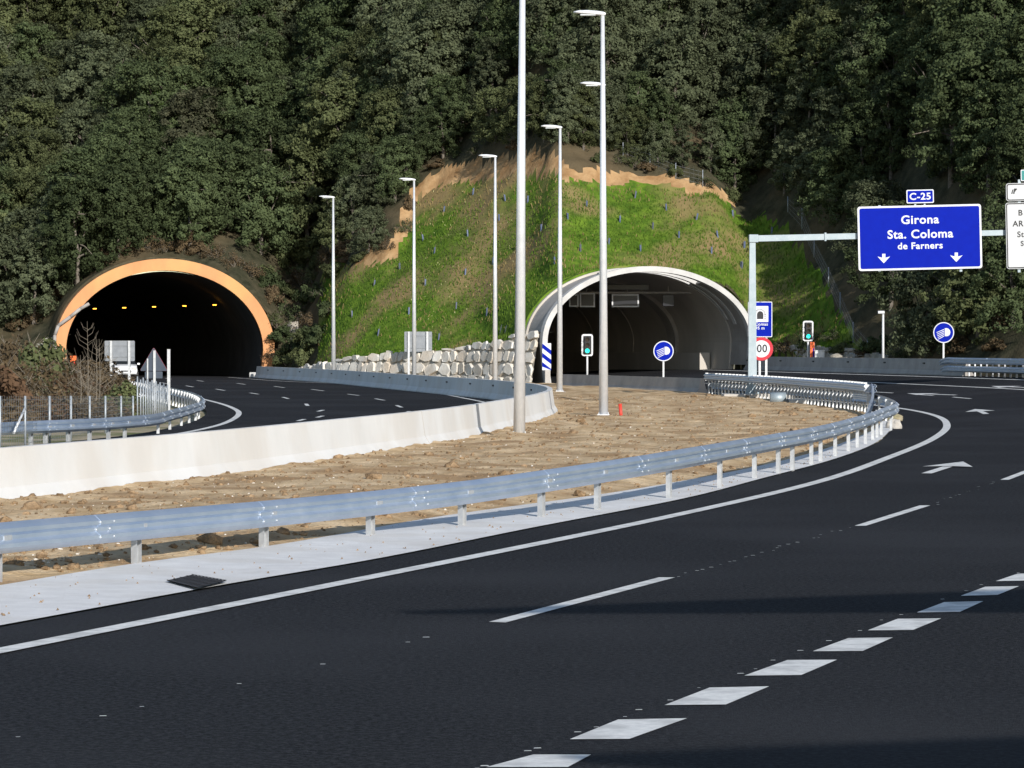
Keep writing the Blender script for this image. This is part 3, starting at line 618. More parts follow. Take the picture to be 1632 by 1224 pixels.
# chevron panel on its block at the left foot of the right tunnel
t = thing('chevron_panel', 'blue and white striped hazard panel at the left foot of the right tunnel', 'hazard panel', at(871, 604, 203.6))
x0, _, z0 = at(864.3, 590, 203.6); x1, _, z1 = at(878.3, 547, 203.6); y_ = 203.6
mb = MB(); mb.box(((x0+x1)/2, y_+.03, (z0+z1)/2), (x1-x0, .05, z1-z0)); pb = mb.build('panel', M['white'], t)
mb = MB(); W_ = x1-x0
for k in range(3):
    zb_ = z1-.02-k*.58; Q = [(x0, zb_), (x1, zb_-.42), (x1, zb_-.70), (x0, zb_-.28)]
    Q = [(a, max(z0+.01, min(z1-.01, b))) for a, b in Q]; mb.plate(Q, y_-.004, y_+.004)
mb.build('stripe', M['blue'], pb)
mb = MB(); mb.rbox(((x0+x1)/2+.06, y_+.14, z0/2-.02), (.34, .3, z0+.1), .03); mb.build('foot_block', M['concrete'], t)

# ------------------------------------------------------------------ stone walls
def stone_wall(name, label, base, topz, lean, m, course=.68, seed=3, gapm='mortar', wid=(.55, 1.5), depth=.16):
    """base: plan polyline left to right; topz: heights along it; stones face the right-hand side of travel"""
    R_ = random.Random(seed); P = np.array(base, float); S = np.concatenate([[0], np.cumsum(np.linalg.norm(np.diff(P, axis=0), axis=1))]); Hs = np.array(topz, float)
    def pos(s, z, o):
        x = np.interp(s, S, P[:, 0]); y = np.interp(s, S, P[:, 1]); e = .3
        d = np.array([np.interp(s+e, S, P[:, 0])-np.interp(s-e, S, P[:, 0]), np.interp(s+e, S, P[:, 1])-np.interp(s-e, S, P[:, 1])]); d /= np.linalg.norm(d); r = np.array([d[1], -d[0]])
        return (x+r[0]*(o-lean*z), y+r[1]*(o-lean*z), z)
    t = thing(name, label, 'stone wall', (P[0][0], P[0][1], 0)); mb = MB(); bk = MB(); n = int(S[-1]/.5)+1
    for i in range(n):
        s0, s1 = S[-1]*i/n, S[-1]*(i+1)/n; h0, h1 = np.interp(s0, S, Hs)-.12, np.interp(s1, S, Hs)-.12
        bk.add([pos(s0, -.4, 0), pos(s1, -.4, 0), pos(s1, h1, 0), pos(s0, h0, 0), pos(s0, h0, -1.2), pos(s1, h1, -1.2)], [(0, 1, 2, 3), (3, 2, 5, 4)])
    bk.build('core', M[gapm], t)
    z = -.1; row = 0; hmax = Hs.max()
    while z < hmax:
        ch = course*R_.uniform(.75, 1.25); s = R_.uniform(-.6, 0)
        while s < S[-1]:
            wd = R_.uniform(*wid); sm_ = min(max(s+wd/2, 0), S[-1]); H_ = np.interp(sm_, S, Hs)
            if z < H_-.12:
                a, b = max(s, 0), min(s+wd, S[-1]); hh = min(ch, H_-z+R_.uniform(-.05, .14))
                if b-a > .15:
                    j = lambda q: R_.uniform(-q, q); g = .012; nn = R_.choice((6, 7, 8, 9)); cs = (a+b)/2; cz = z+hh/2+R_.uniform(-.07, .07); out = []
                    kk = R_.uniform(3, 8); sk = R_.uniform(-.16, .16)
                    for q in range(nn):                        # rounded irregular block outline
                        th = 2*math.pi*(q+.5*R_.random())/nn; c_, s_ = math.cos(th), math.sin(th); m_ = (abs(c_)**kk+abs(s_)**kk)**(-1/kk)
                        du, dv = (b-a-2*g)/2*m_*c_*R_.uniform(.92, 1.06), (hh-2*g)/2*m_*s_*R_.uniform(.91, 1.07); out.append((cs+du-dv*sk, cz+dv+du*sk))
                    d0 = depth*R_.uniform(.55, 1.15); tl = R_.uniform(-.05, .05); tz = R_.uniform(-.05, .05)
                    V = [pos(u, v, -.05) for u, v in out]+[pos(cs+(u-cs)*.98, cz+(v-cz)*.975, d0*.70) for u, v in out]+[pos(cs+(u-cs)*.88, cz+(v-cz)*.86, d0+tl*(u-cs)/.4+tz*(v-cz)/.3) for u, v in out]
                    F = [(q, (q+1) % nn, nn+(q+1) % nn, nn+q) for q in range(nn)]+[(nn+q, nn+(q+1) % nn, 2*nn+(q+1) % nn, 2*nn+q) for q in range(nn)]+[tuple(range(2*nn, 3*nn))]
                    mb.add(V, F)
            s += wd
        z += ch; row += 1
    mb.build('stonework', m, t); return t
stone_wall('stone_wall', 'pale rubble stone retaining wall at the foot of the grass slope', [(-16.1, 238.6), (-13.0, 225.4), (-9.9, 220.2), (-3.5, 212.9), (-1.2, 208.5), (1.2, 204.6)], [.65, 1.35, 1.75, 2.35, 2.75, 3.4], .18, M['stone'])
stone_wall('stone_wall', 'low grey stone wall behind the concrete barrier right of the right tunnel', [(16.3, 209.5), (19, 201.5), (22, 192.5)], [2.5, 2.4, 1.9], .1, M['greystone'], seed=5)
stone_wall('stone_wall', 'small patch of pale stonework left of the orange arch', [(-38.0, 245.5), (-34.3, 243.4)], [1.4, 3.4], .35, M['greystone'], seed=8)
stone_wall('stone_wall', 'dark rough stonework right of the orange arch', [(-18.1, 247.2), (-15.6, 241)], [4.4, 1.0], .3, M['greystone'], seed=9)

# ------------------------------------------------------------------ street lamps
def make_lamp(H=13.2):
    t = thing('street_lamp', 'x', 'street lamp', group='street lamps along the median')
    mb = MB(); mb.smooth = True; mb.tube((0, 0, .05), (0, 0, H), .155, .062, 20); mb.build('pole', M['pole'], t, True)
    mb = MB(); mb.rbox((0, 0, .02), (.62, .62, .16), .02); mb.build('foundation', M['concrete'], t, True)
    mb = MB(); mb.box((0, 0, .125), (.40, .40, .03))
    for a in (-.15, .15):
        for b in (-.15, .15): mb.tube((a, b, .13), (a, b, .20), .016, n=6)
    mb.build('base_plate', M['pole'], t, True)
    mb = MB(); S_ = [(.10, .07, .05, 0), (.02, .10, .085, .0), (-.20, .14, .10, .02), (-.50, .155, .10, .045), (-.78, .13, .075, .065), (-.95, .05, .03, .075)]; n = 12; vs = []
    for x, hw, hh, zo in S_:
        for k in range(n):
            a = 2*math.pi*k/n; vs.append((x, hw*math.cos(a), H+zo+(hh if math.sin(a) > 0 else hh*.55)*math.sin(a)))
    fs = [(i*n+k, i*n+(k+1) % n, (i+1)*n+(k+1) % n, (i+1)*n+k) for i in range(len(S_)-1) for k in range(n)]+[tuple(range(n))[::-1], tuple(range((len(S_)-1)*n, len(S_)*n))]
    mb.smooth = True; mb.add(vs, fs); hd = mb.build('lamp_head', M['lamphead'], t, True)
    mb = MB(); mb.rbox((-.48, 0, H-.02), (.50, .20, .05), .015); mb.build('lamp_glass', M['glass'], hd, True)
    return t
L0 = make_lamp()
lamps = [((827.5, 701), 'nearest lamp post, its head beyond the top edge, beside the white barrier end'), ((962, 668), 'tall lamp post next to the red pipe, its head highest of those visible'),
         ((961.2, 643), 'lamp post hidden behind the one by the red pipe, only its head showing lower'), ((892, 628), 'lamp post standing just left of the green traffic light in the right tunnel'),
         ((789, None, 187), 'lamp post in front of the middle of the pale stone wall'), ((660, None, 208), 'lamp post standing in front of the grey back of a signboard'), ((531.5, None, 219.5), 'farthest lamp post, leftmost one, at the left end of the stone wall')]
for i, (p, lb) in enumerate(lamps):
    o = L0 if i == 0 else dup(L0)
    if p[1]: x, y = gp(*p)
    else: y = p[2]; x = at(p[0], 551, y)[0]
    o.location = (x, y, .02); o['label'] = lb; o['_o'] = [x, y, 0]; o.rotation_euler.z = math.radians([0, -4, 3, 0, -3, 4, 8][i])
    if i == 6: o.scale.z = .935
    if i == 5: o.scale.z = .98
    o.rotation_euler.y = math.radians([.42, -.15, 0, .1, .05, 0, -.05][i])

# ------------------------------------------------------------------ lettering
def text(s, size, name, m, parent, x, y, z, bold=.012, roty=0, sx=1.0, align='CENTER'):
    cu = bpy.data.curves.new(name, 'FONT'); cu.body = s; cu.size = size; cu.align_x = align; cu.align_y = 'CENTER'; cu.offset = bold*size; cu.extrude = .003; cu.space_character = 1.08; cu.resolution_u = 4
    to = bpy.data.objects.new(name, cu); C.objects.link(to); bpy.context.view_layer.update()
    me = bpy.data.meshes.new_from_object(to.evaluated_get(bpy.context.evaluated_depsgraph_get())); bpy.data.objects.remove(to); bpy.data.curves.remove(cu)
    R_ = Matrix.Rotation(roty, 4, 'Y') @ Matrix.Translation((0, 0, 0)) @ Matrix.Rotation(math.pi/2, 4, 'X') @ Matrix.Diagonal((sx, 1, 1, 1))
    me.transform(R_); me.materials.clear(); me.materials.append(m); me.name = name
    o = bpy.data.objects.new(name, me); C.objects.link(o); o.location = (x, y, z)
    if parent: o.parent = parent; o['_o'] = parent['_o']
    return o
def rr_outline(w_, h_, r, n=5, cx=0, cz=0, roty=0):
    P = []
    for qx, qz, a0 in ((1, 1, 0), (-1, 1, 90), (-1, -1, 180), (1, -1, 270)):
        for k in range(n+1):
            a = math.radians(a0+90*k/n); P.append((qx*(w_/2-r)+r*math.cos(a), qz*(h_/2-r)+r*math.sin(a)))
    c, s_ = math.cos(roty), math.sin(roty); return [(cx+p[0]*c+p[1]*s_, cz-p[0]*s_+p[1]*c) for p in P]
# ------------------------------------------------------------------ cantilever sign gantry
gx0, gy0 = gp(1198, 634); gy0 = 148.0; gx0 = at(1199, 551, gy0)[0]
t = thing('sign_gantry', 'tall grey cantilever gantry carrying blue and white direction boards over the road', 'sign gantry', (gx0, gy0, 0))
mb = MB(); mb.add([(-.2, -.2, .1), (.2, -.2, .1), (.2, .2, .1), (-.2, .2, .1), (-.13, -.13, 7.3), (.13, -.13, 7.3), (.13, .13, 7.3), (-.13, .13, 7.3)], [(0, 1, 5, 4), (1, 2, 6, 5), (2, 3, 7, 6), (3, 0, 4, 7), (4, 5, 6, 7)])
mb.box((0, 0, .12), (.75, .75, .05))
for a in range(4):
    c, s_ = math.cos(a*math.pi/2), math.sin(a*math.pi/2); th = .02
    P3 = [(.18, .14), (.36, .14), (.18, .75)]
    vs = [(c*u-s_*th*k, s_*u+c*th*k, v) for k in (-1, 1) for u, v in P3]; mb.add(vs, [(0, 1, 2), (3, 5, 4), (0, 3, 4, 1), (1, 4, 5, 2), (2, 5, 3, 0)])
mb.build('post', M['gantry'], t, True)
mb = MB(); mb.rbox((.05, 0, 7.26), (.42, .36, .36), .02); mb.build('knuckle', M['gantry'], t, True)
sl_ = math.radians(-1.35)
mb = MB(); A_ = [(.2, 7.26), (17.5, 7.26+17.3*math.tan(-sl_))]
mb.add([(A_[0][0], -.13, A_[0][1]-.14), (A_[0][0], .13, A_[0][1]-.14), (A_[0][0], .13, A_[0][1]+.14), (A_[0][0], -.13, A_[0][1]+.14), (A_[1][0], -.09, A_[1][1]-.11), (A_[1][0], .09, A_[1][1]-.11), (A_[1][0], .09, A_[1][1]+.11), (A_[1][0], -.09, A_[1][1]+.11)],
       [(0, 1, 2, 3), (4, 7, 6, 5), (0, 4, 5, 1), (1, 5, 6, 2), (2, 6, 7, 3), (3, 7, 4, 0)])
mb.box((3.3, 0, 7.26+3.1*math.tan(-sl_)), (.08, .34, .38)); mb.build('arm', M['gantry'], t, True)
def lp_(px, py, D): p = at(px, py, D); return (p[0]-gx0, p[2])
def panel(name, cx, cz, w_, h_, y, m, bm, r=.12, bw=.07, roty=0):
    mb = MB(); mb.plate(rr_outline(w_, h_, r, cx=cx, cz=cz, roty=roty), y, y+.06); o = mb.build(name, bm, t, True)
    mb = MB(); mb.plate(rr_outline(w_-2*bw, h_-2*bw, r*.7, cx=cx, cz=cz, roty=roty), y-.004, y+.01); f = mb.build('face', m, o, True); return o
Dp = gy0-.35; c_ = lp_(1466, 378.5, Dp); k_ = Dp/FPX
pan = panel('direction_board', c_[0], c_[1], 197*k_, 102.5*k_, -.35, M['blue'], M['white'], .12, .085, sl_)
def tx(s, px, py, hpx, m, par, sx=1.0, bold=.022, al='CENTER'): p = lp_(px, py, Dp); return text(s, hpx*k_/.70, 'lettering', m, par, p[0], -.362, p[1], bold, sl_, sx, al)
tx('Girona', 1466, 350.5, 13.2, M['white'], pan, 1.06); tx('Sta. Coloma', 1466.5, 373.5, 13.2, M['white'], pan, 1.04); tx('de Farners', 1466.5, 392, 10.2, M['white'], pan, 1.06)
for ax_, ay_ in ((1408.5, 412), (1524, 410)):
    mb = MB(); O = [(-2.6, 7.5), (2.6, 7.5), (2.6, 1.2), (10, 3.2), (0, -7.5), (-10, 3.2), (-2.6, 1.2)]; q = [lp_(ax_+a, ay_-b, Dp) for a, b in O]
    mb.add([(p[0], -.362, p[1]) for p in q], [(0, 1, 2, 6), (2, 3, 4), (4, 5, 6), (6, 2, 4)]); mb.build('down_arrow', M['white'], pan, True)
c_ = lp_(1466.5, 313, Dp); rp = panel('route_plate', c_[0], c_[1], 43.5*k_, 21.5*k_, -.35, M['blue'], M['white'], .06, .045, sl_); tx('C-25', 1466.5, 313.5, 10.5, M['white'], rp, 1.08)
mb = MB(); 
for px in (1459, 1474): p = lp_(px, 327, Dp); mb.box((p[0], -.25, p[1]), (.08, .05, .5))
for px in (1402, 1532): p = lp_(px, 380, Dp); mb.box((p[0], -.2, p[1]), (.12, .14, 3.0))
mb.build('bracket', M['gantry'], t, True)
def wpanel(name, x0, y0, x1, y1):
    c_ = lp_((x0+x1)/2, (y0+y1)/2, Dp); w_, h_ = (x1-x0)*k_, (y1-y0)*k_
    mb = MB(); mb.plate(rr_outline(w_, h_, .12, cx=c_[0], cz=c_[1], roty=sl_), -.35, -.29); o = mb.build(name, M['panelwhite'], t, True)
    mb = MB(); A2 = rr_outline(w_-.05, h_-.05, .10, cx=c_[0], cz=c_[1], roty=sl_); B2 = rr_outline(w_-.15, h_-.15, .07, cx=c_[0], cz=c_[1], roty=sl_); n = len(A2)
    mb.add([(p[0], -.354, p[1]) for p in A2+B2], [(k, (k+1) % n, n+(k+1) % n, n+k) for k in range(n)]); mb.build('border', M['black'], o, True); return o
wp = wpanel('exit_board', 1603.5, 321.5, 1755, 427); w2 = wpanel('exit_number_plate', 1603.5, 290.5, 1755, 319)
tx('B', 1622.5, 339.5, 9, M['black'], wp, 1, .015, 'LEFT'); tx('AR', 1614, 357, 9, M['black'], wp, 1, .015, 'LEFT'); tx('St', 1621, 374, 9, M['black'], wp, 1, .015, 'LEFT'); tx('S', 1626.5, 388.5, 8, M['black'], wp, 1, .015, 'LEFT')
mb = MB(); 
for O in ([(-1, -4), (1.3, -4), (2.3, 4), (.6, 4)], [(-4, -4), (-2, -4), (-.4, 3), (-2, 3)], [(2.2, -1), (4, 2), (6, 3.5), (5.5, 4.6), (1, 4.6)]):
    q = [lp_(1615.5+a, 305+(-b), Dp) for a, b in O]; mb.add([(p[0], -.357, p[1]) for p in q], [tuple(range(len(q)))])
mb.build('exit_symbol', M['black'], w2, True)
c_ = lp_(1650, 279, Dp); tp_ = panel('motorway_plate', c_[0], c_[1], 46*k_, 18*k_, -.35, M['teal'], M['white'], .05, .035, sl_); tx('C', 1632, 279, 9, M['white'], tp_, 1, .02, 'LEFT')
mb = MB()
for px in (1625, 1700): p = lp_(px, 360, Dp); mb.box((p[0], -.2, p[1]), (.12, .14, 4.2))
mb.build('bracket', M['gantry'], t, True)
mb = MB(); mb.rbox((gx0+.2, gy0-.1, .06), (3.1, 1.9, .32), .03); tag(mb.build('foundation_slab', M['concrete']), 'pale concrete slab under the foot of the cantilever gantry', 'slab')
mb = MB(); x, y = gp(1240, 645); mb.smooth = True; mb.tube((x-.32, y, .26), (x+.32, y, .27), .24, n=20); tag(mb.build('steel_drum', M['gantry']), 'short ribbed steel pipe lying beside the gantry slab', 'pipe')
mb = MB(); mb.rbox((x+.75, y+.2, .12), (.75, .5, .22), .04, .2); tag(mb.build('concrete_offcut', M['whiteconc']), 'small pale concrete offcut lying right of the steel pipe', 'concrete block')

# ------------------------------------------------------------------ road signs
def disc(mb, c, r, y0, y1, n=40): mb.plate([(c[0]+r*math.cos(2*math.pi*k/n), c[1]+r*math.sin(2*math.pi*k/n)) for k in range(n)], y0, y1)
def headlight_sign(px, py, r_px, D, zb, label, group):
    x, y, z = at(px, py, D); r = r_px*D/FPX; t = thing('headlight_sign', label, 'road sign', (x, y, zb), group=group)
    mb = MB(); mb.box((0, .06, (z-zb)/2), (.09, .06, z-zb)); mb.build('post', M['post'], t, True)
    mb = MB(); disc(mb, (0, z-zb), r, 0, .03); d = mb.build('disc', M['white'], t, True); mb = MB(); disc(mb, (0, z-zb), r*.91, -.004, .01); mb.build('face', M['blue'], d, True)
    mb = MB(); cz = z-zb
    O = [(.10, .42), (.30, .43), (.48, .36), (.60, .22), (.64, .03), (.60, -.16), (.48, -.30), (.30, -.36), (.10, -.34)]; mb.add([(a*r, -.008, cz+b*r) for a, b in O], [tuple(range(len(O)))])
    for k in range(5):
        z1 = .34-k*.16; z0 = z1-.32; mb.add([(.04*r, -.008, cz+z1*r), (.04*r, -.008, cz+(z1-.075)*r), (-.68*r+.04*k*r, -.008, cz+(z0-.045)*r), (-.70*r+.04*k*r, -.008, cz+(z0+.005)*r)], [(0, 1, 2, 3)])
    mb.build('headlamp_symbol', M['white'], d, True)
headlight_sign(1057.5, 559.5, 16.2, 174, 0, 'round blue headlamp sign standing before the right tunnel mouth', 'round blue headlamp signs')
headlight_sign(1504, 530, 16.6, 175, .8, 'round blue headlamp sign on the right behind the grey double guard rail end', 'round blue headlamp signs')
# tunnel information sign with a speed limit below it
D_ = 154.0; sx0 = at(1211, 551, D_)[0]; t = thing('tunnel_sign', 'blue tunnel sign above a red ringed speed limit sign behind the gantry post', 'road sign', (sx0, D_, .05)); k_ = D_/FPX
L_ = lambda px, py: (at(px, py, D_)[0]-sx0, at(px, py, D_)[2]-.05)
mb = MB()
for px in (1211, 1221.5): p = L_(px, 500); mb.box((p[0], .09, 2.0), (.10, .07, 4.1))
mb.build('post', M['post'], t, True)
c_ = L_(1211.5, 509); o = panel('tunnel_board', c_[0], c_[1], 38.5*k_, 56.5*k_, 0, M['blue'], M['white'], .05, .035)
c_ = L_(1212.5, 500.5); mb = MB(); mb.plate(rr_outline(24*k_, 25.5*k_, .02, cx=c_[0], cz=c_[1]), -.010, .0); o2 = mb.build('symbol_field', M['white'], o, True)
mb = MB(); b_ = L_(1211.5, 508.5); R1 = 5*k_; O = [(b_[0]-R1, b_[1]), (b_[0]-R1, b_[1]+7.6*k_)]+[(b_[0]+R1*math.cos(a), b_[1]+7.6*k_+R1*math.sin(a)) for a in np.linspace(math.pi, 0, 9)[1:-1]]+[(b_[0]+R1, b_[1]+7.6*k_), (b_[0]+R1, b_[1])]
mb.add([(p[0], -.014, p[1]) for p in O], [tuple(range(len(O)))])
for k in range(13):
    a = math.pi*k/12; r0, r1, tw = 6.6*k_, 9*k_, .011; cx, cz = b_[0], b_[1]+7.6*k_; c, s_ = math.cos(a), math.sin(a)
    mb.add([(cx+c*r0-s_*tw, -.014, cz+s_*r0+c*tw), (cx+c*r0+s_*tw, -.014, cz+s_*r0-c*tw), (cx+c*r1+s_*tw, -.014, cz+s_*r1-c*tw), (cx+c*r1-s_*tw, -.014, cz+s_*r1+c*tw)], [(0, 1, 2, 3)])
for dz in (1.2, 3.8, 6.4):
    for sg in (-1, 1): mb.box((b_[0]+sg*7.8*k_, -.013, b_[1]+dz*k_), (2.4*k_, .003, .022))
mb.build('tunnel_symbol', M['black'], o, True)
p = L_(1223.8, 516.8); text('la Comas', 4.6*k_/.7, 'lettering', M['white'], o, p[0], -.012, p[1], .02, 0, 1.05, 'RIGHT')
p = L_(1218.6, 523); text('495 m', 4.6*k_/.7, 'lettering', M['white'], o, p[0], -.012, p[1], .02, 0, 1.05, 'RIGHT')
c_ = L_(1213.5, 556); mb = MB(); disc(mb, c_, 18.7*k_, 0, .03); o = mb.build('speed_limit_disc', M['red'], t, True); mb = MB(); disc(mb, c_, 13.6*k_, -.006, .01); mb.build('face', M['white'], o, True)
text('100', 12.2*k_/.7, 'lettering', M['black'], o, c_[0]-.10, -.012, c_[1], .018, 0, .92)
# traffic lights
def traffic_light(px, py, D, zb, label, h=1.05):
    x, y, z = at(px, py, D); t = thing('traffic_light', label, 'traffic light', (x, y, zb), group='tunnel traffic lights'); zz = z-zb
    mb = MB(); mb.smooth = True; mb.tube((0, .1, 0), (0, .1, zz), .055, n=10); mb.build('post', M['frame'], t, True)
    mb = MB(); mb.plate(rr_outline(.64, 1.24, .13, cz=zz), 0, .03); o = mb.build('backboard', M['frame'], t, True); mb = MB(); mb.plate(rr_outline(.46, 1.04, .05, cz=zz), -.006, .01); mb.build('board_face', M['black'], o, True)
    mb = MB(); mb.rbox((0, -.08, zz), (.36, .16, .98), .03); hs = mb.build('housing', M['black'], t, True)
    for k, mm in enumerate(('lens_dark', 'lens_dark', 'green_on')):
        cz = zz+.32-k*.32; mb = MB(); disc(mb, (0, cz), .125, -.175, -.15, 20); l = mb.build('lens', M[mm], hs, True)
        mb = MB(); n = 10; vs = []
        for r_, y_ in ((.14, -.16), (.14, -.36), (.128, -.36), (.128, -.16)):
            for q in range(n+1): a = math.radians(-10+200*q/n); vs.append((r_*math.cos(a), y_, cz+r_*math.sin(a)))
        mb.add(vs, [(s_*(n+1)+q, s_*(n+1)+q+1, ((s_+1) % 4)*(n+1)+q+1, ((s_+1) % 4)*(n+1)+q) for s_ in range(4) for q in range(n)]); mb.build('visor', M['black'], l, True)
    mb = MB()
    for cz in (zz-.3, zz, zz+.14): mb.box((-.29, -.02, cz), (.10, .05, .06))
    mb.build('bracket', M['frame'], t, True); return t
traffic_light(936, 550, 184, .3, 'green traffic light in front of the right tunnel, left of the tall lamp post')
traffic_light(1288, 527.5, 198.5, .8, 'green traffic light right of the speed sign, behind the far concrete barrier')
# roadside cabinet, call box, camera mast
x, y, z = at(1294.5, 560, 198); t = thing('emergency_post', 'orange emergency call post beside the right-hand traffic light', 'call post', (x, y, 1.1))
mb = MB(); mb.rbox((0, 0, .75), (.30, .3, 1.5), .05); mb.build('cabinet', M['signback'], t, True); mb = MB(); mb.rbox((-.01, -.14, .95), (.26, .06, 1.15), .02); mb.build('front_panel', M['orangebox'], t, True); mb = MB(); mb.box((.06, -.175, .8), (.07, .006, .7)); mb.build('stripe', M['blue'], t, True)
x, y, z = at(1306, 569, 197.5); t = thing('roadside_cabinet', 'white equipment cabinet beside the orange call post', 'cabinet', (x, y, 1.05))
mb = MB(); mb.rbox((0, 0, .52), (.58, .42, 1.02), .03); mb.build('body', M['whitebox'], t, True); mb = MB(); mb.rbox((0, 0, 1.05), (.64, .48, .06), .015); mb.build('lid', M['whitebox'], t, True); mb = MB(); mb.rbox((0, -.215, .5), (.46, .02, .82), .005); d = mb.build('door', M['whitebox'], t, True); mb = MB(); mb.box((.17, -.23, .55), (.03, .02, .14)); mb.build('handle', M['black'], d, True)
x, y, z = at(1407.5, 500, 184); t = thing('camera_mast', 'slim white mast with a small camera box left of the right headlamp sign', 'camera mast', (x, y, .8))
mb = MB(); mb.smooth = True; mb.tube((0, 0, 0), (0, 0, z-.8), .075, .06, 12); mb.build('mast', M['frame'], t, True); mb = MB(); mb.rbox((-.12, -.05, z-.72), (.38, .2, .16), .03); mb.build('camera_housing', M['frame'], t, True); mb = MB(); mb.rbox((-.30, -.06, z-.72), (.03, .13, .11), .01); mb.build('lens', M['black'], t, True)
# backs of signs facing the other way
def back_sign(x0, y0, x1, y1, posts, D, label, dark=False):
    a = at(x0, y1, D); b = at(x1, y0, D); cx, cz = (a[0]+b[0])/2, (a[2]+b[2])/2; t = thing('sign_board', label, 'road sign', (cx, D, 0), group='backs of roadside signboards')
    mb = MB(); mb.plate(rr_outline(b[0]-a[0], b[2]-a[2], .05, cz=cz), .06, .10); bd = mb.build('board', M['signback'], t, True)
    mb = MB()
    for zz in (a[2]+.25, b[2]-.25): mb.box((0, .045, zz), ((b[0]-a[0])*.96, .03, .07))
    mb.build('rail', M['signback'], bd, True)
    for px in posts:
        xx = at(px, 551, D)[0]-cx; mb = MB(); mb.box((xx, -.03, b[2]/2), (.13, .12, b[2])); mb.build('post', M['post'], t, True)
    return t
back_sign(644.5, 528.5, 688.5, 560.5, (651.5, 681), 216, 'grey back of a signboard above the pale stone wall')
back_sign(166.5, 543, 214.5, 575.5, (177, 206), 176, 'grey back of a signboard in front of the orange tunnel')
x, y, z = at(245, 590, 121); t = thing('warning_sign', 'grey back of a triangular warning sign above the wire fence', 'road sign', (x, y, 0)); k_ = 121/FPX
zb_ = at(245, 591.5, 121)[2]; mb = MB(); O = []
for cx, cz, a0 in ((19.5, 2, -90), (0, 35, 30), (-19.5, 2, 150)):
    for k in range(5): a = math.radians(a0+120*k/4); O.append(((cx+1.6*math.cos(a))*k_, zb_+(cz+1.6*math.sin(a))*k_))
mb.plate(O, 0, .03); tri = mb.build('triangle', M['darkback'], t, True)
mb = MB(); mb.plate([(p[0]*1.012, zb_+.3+(p[1]-zb_-.3)*1.012) for p in O], .012, .03); mb.build('rim', M['red'], tri, True)
mb = MB(); mb.plate(rr_outline(28*k_, 11*k_, .03, cz=zb_-6*k_), 0, .02); mb.build('plate', M['darkback'], t, True)
for dx, h in ((1.5, zb_+33*k_), (-9.5, zb_+20*k_)):
    mb = MB(); mb.box((dx*k_, -.05, h/2), (.09 if dx > 0 else .05, .06, h)); mb.build('post', M['post'], t, True)
mb = MB(); x, y, z = at(269, 557, 121); mb.box((x, y, z/2), (.11, .09, z)); mb.box((x, y, z), (.125, .10, .02)); tag(mb.build('steel_post', M['post']), 'bare upright steel post right of the triangular sign', 'post')
# left SOS post by the orange arch
x, y, z = at(117, 585, 238); t = thing('emergency_post', 'small orange emergency post by the left foot of the orange arch', 'call post', (x, y, 0))
zt = at(117, 567, 238)[2]; mb = MB(); mb.rbox((0, 0, zt*.36), (.34, .3, zt*.72), .03); mb.build('pillar', M['redpipe'], t, True); mb = MB(); mb.rbox((0, 0, zt*.86), (.44, .36, zt*.28), .05); mb.build('cabinet', M['orangebox'], t, True)
x, y, z = at(110, 598, 240); mb = MB(); mb.rbox((x, y, .45), (1.9, .5, .9), .06); tag(mb.build('kerb_block', M['orange']), 'low orange block at the left foot of the orange arch', 'block')

# ------------------------------------------------------------------ things lying on and stuck in the median
x, y = gp(990.5, 668); t = thing('marker_pipe', 'red plastic pipe stub standing in the bare earth beside a lamp post', 'pipe', (x, y, 0))
mb = MB(); mb.smooth = True; mb.tube((0, 0, -.1), (-.045, 0, .47), .055, n=14); mb.build('pipe', M['redpipe'], t, True); mb = MB(); mb.smooth = True; mb.tube((-.045, 0, .47), (-.05, 0, .50), .062, n=14); mb.build('cap', M['redpipe'], t, True)
for px in (973, 981, 1001, 1007):
    x, y = gp(px, 667); mb = MB(); mb.tube((x, y, -.1), (x+random.uniform(-.03, .03), y, .16+random.random()*.06), .012, n=6); mb.tube((x, y, .14), (x+.06, y, .15), .010, n=5)
    tag(mb.build('anchor_rod', M['rust']), 'rusty anchor rod sticking out of the earth near the red pipe', 'rod', 'rusty anchor rods round the red pipe')
# drain grate
c4 = [gp(*p) for p in [(265, 931), (306, 921.5), (362, 931.5), (313, 943)]]; c4 = [np.array(p) for p in c4]
t = thing('drain_grate', 'rusty iron drain grate let into the concrete gutter', 'drain grate', (c4[0][0], c4[0][1], 0)); G = lambda u, v, z: tuple((c4[0]*(1-u)*(1-v)+c4[1]*u*(1-v)+c4[2]*u*v+c4[3]*(1-u)*v).tolist())+(z,)
mb = MB(); mb.add([G(0, 0, .036), G(1, 0, .036), G(1, 1, .036), G(0, 1, .036)], [(0, 1, 2, 3)]); mb.build('pit_shade', M['black'], t)  # flat black sheet painting the shade below the bars
mb = MB()
for k in range(10):
    a = (k+.18)/10; b = (k+.66)/10; mb.add([G(0, a, .040), G(1, a, .040), G(1, b, .040), G(0, b, .040)], [(0, 1, 2, 3)])
for a in (0, .24, .49, .74, .955): mb.add([G(a, 0, .044), G(a+.05, 0, .044), G(a+.05, 1, .044), G(a, 1, .044)], [(0, 1, 2, 3)])
mb.build('bars', M['iron'], t)
def rock(name, x, y, z, r, m, label, fl=.7, group=None):
    bm = bmesh.new(); bmesh.ops.create_icosphere(bm, subdivisions=3, radius=r); o1 = random.random()*50
    for v in bm.verts:
        n = fbm(np.array(v.co.x/r*1.1+o1), np.array(v.co.y/r*1.1+v.co.z/r*.9), 4, 5); v.co *= .55+.95*float(n); v.co.z *= fl
    me = bpy.data.meshes.new(name); bm.to_mesh(me); bm.free(); me.materials.append(m); o = bpy.data.objects.new(name, me); C.objects.link(o); o.location = (x, y, z); return tag(o, label, 'rock', group)
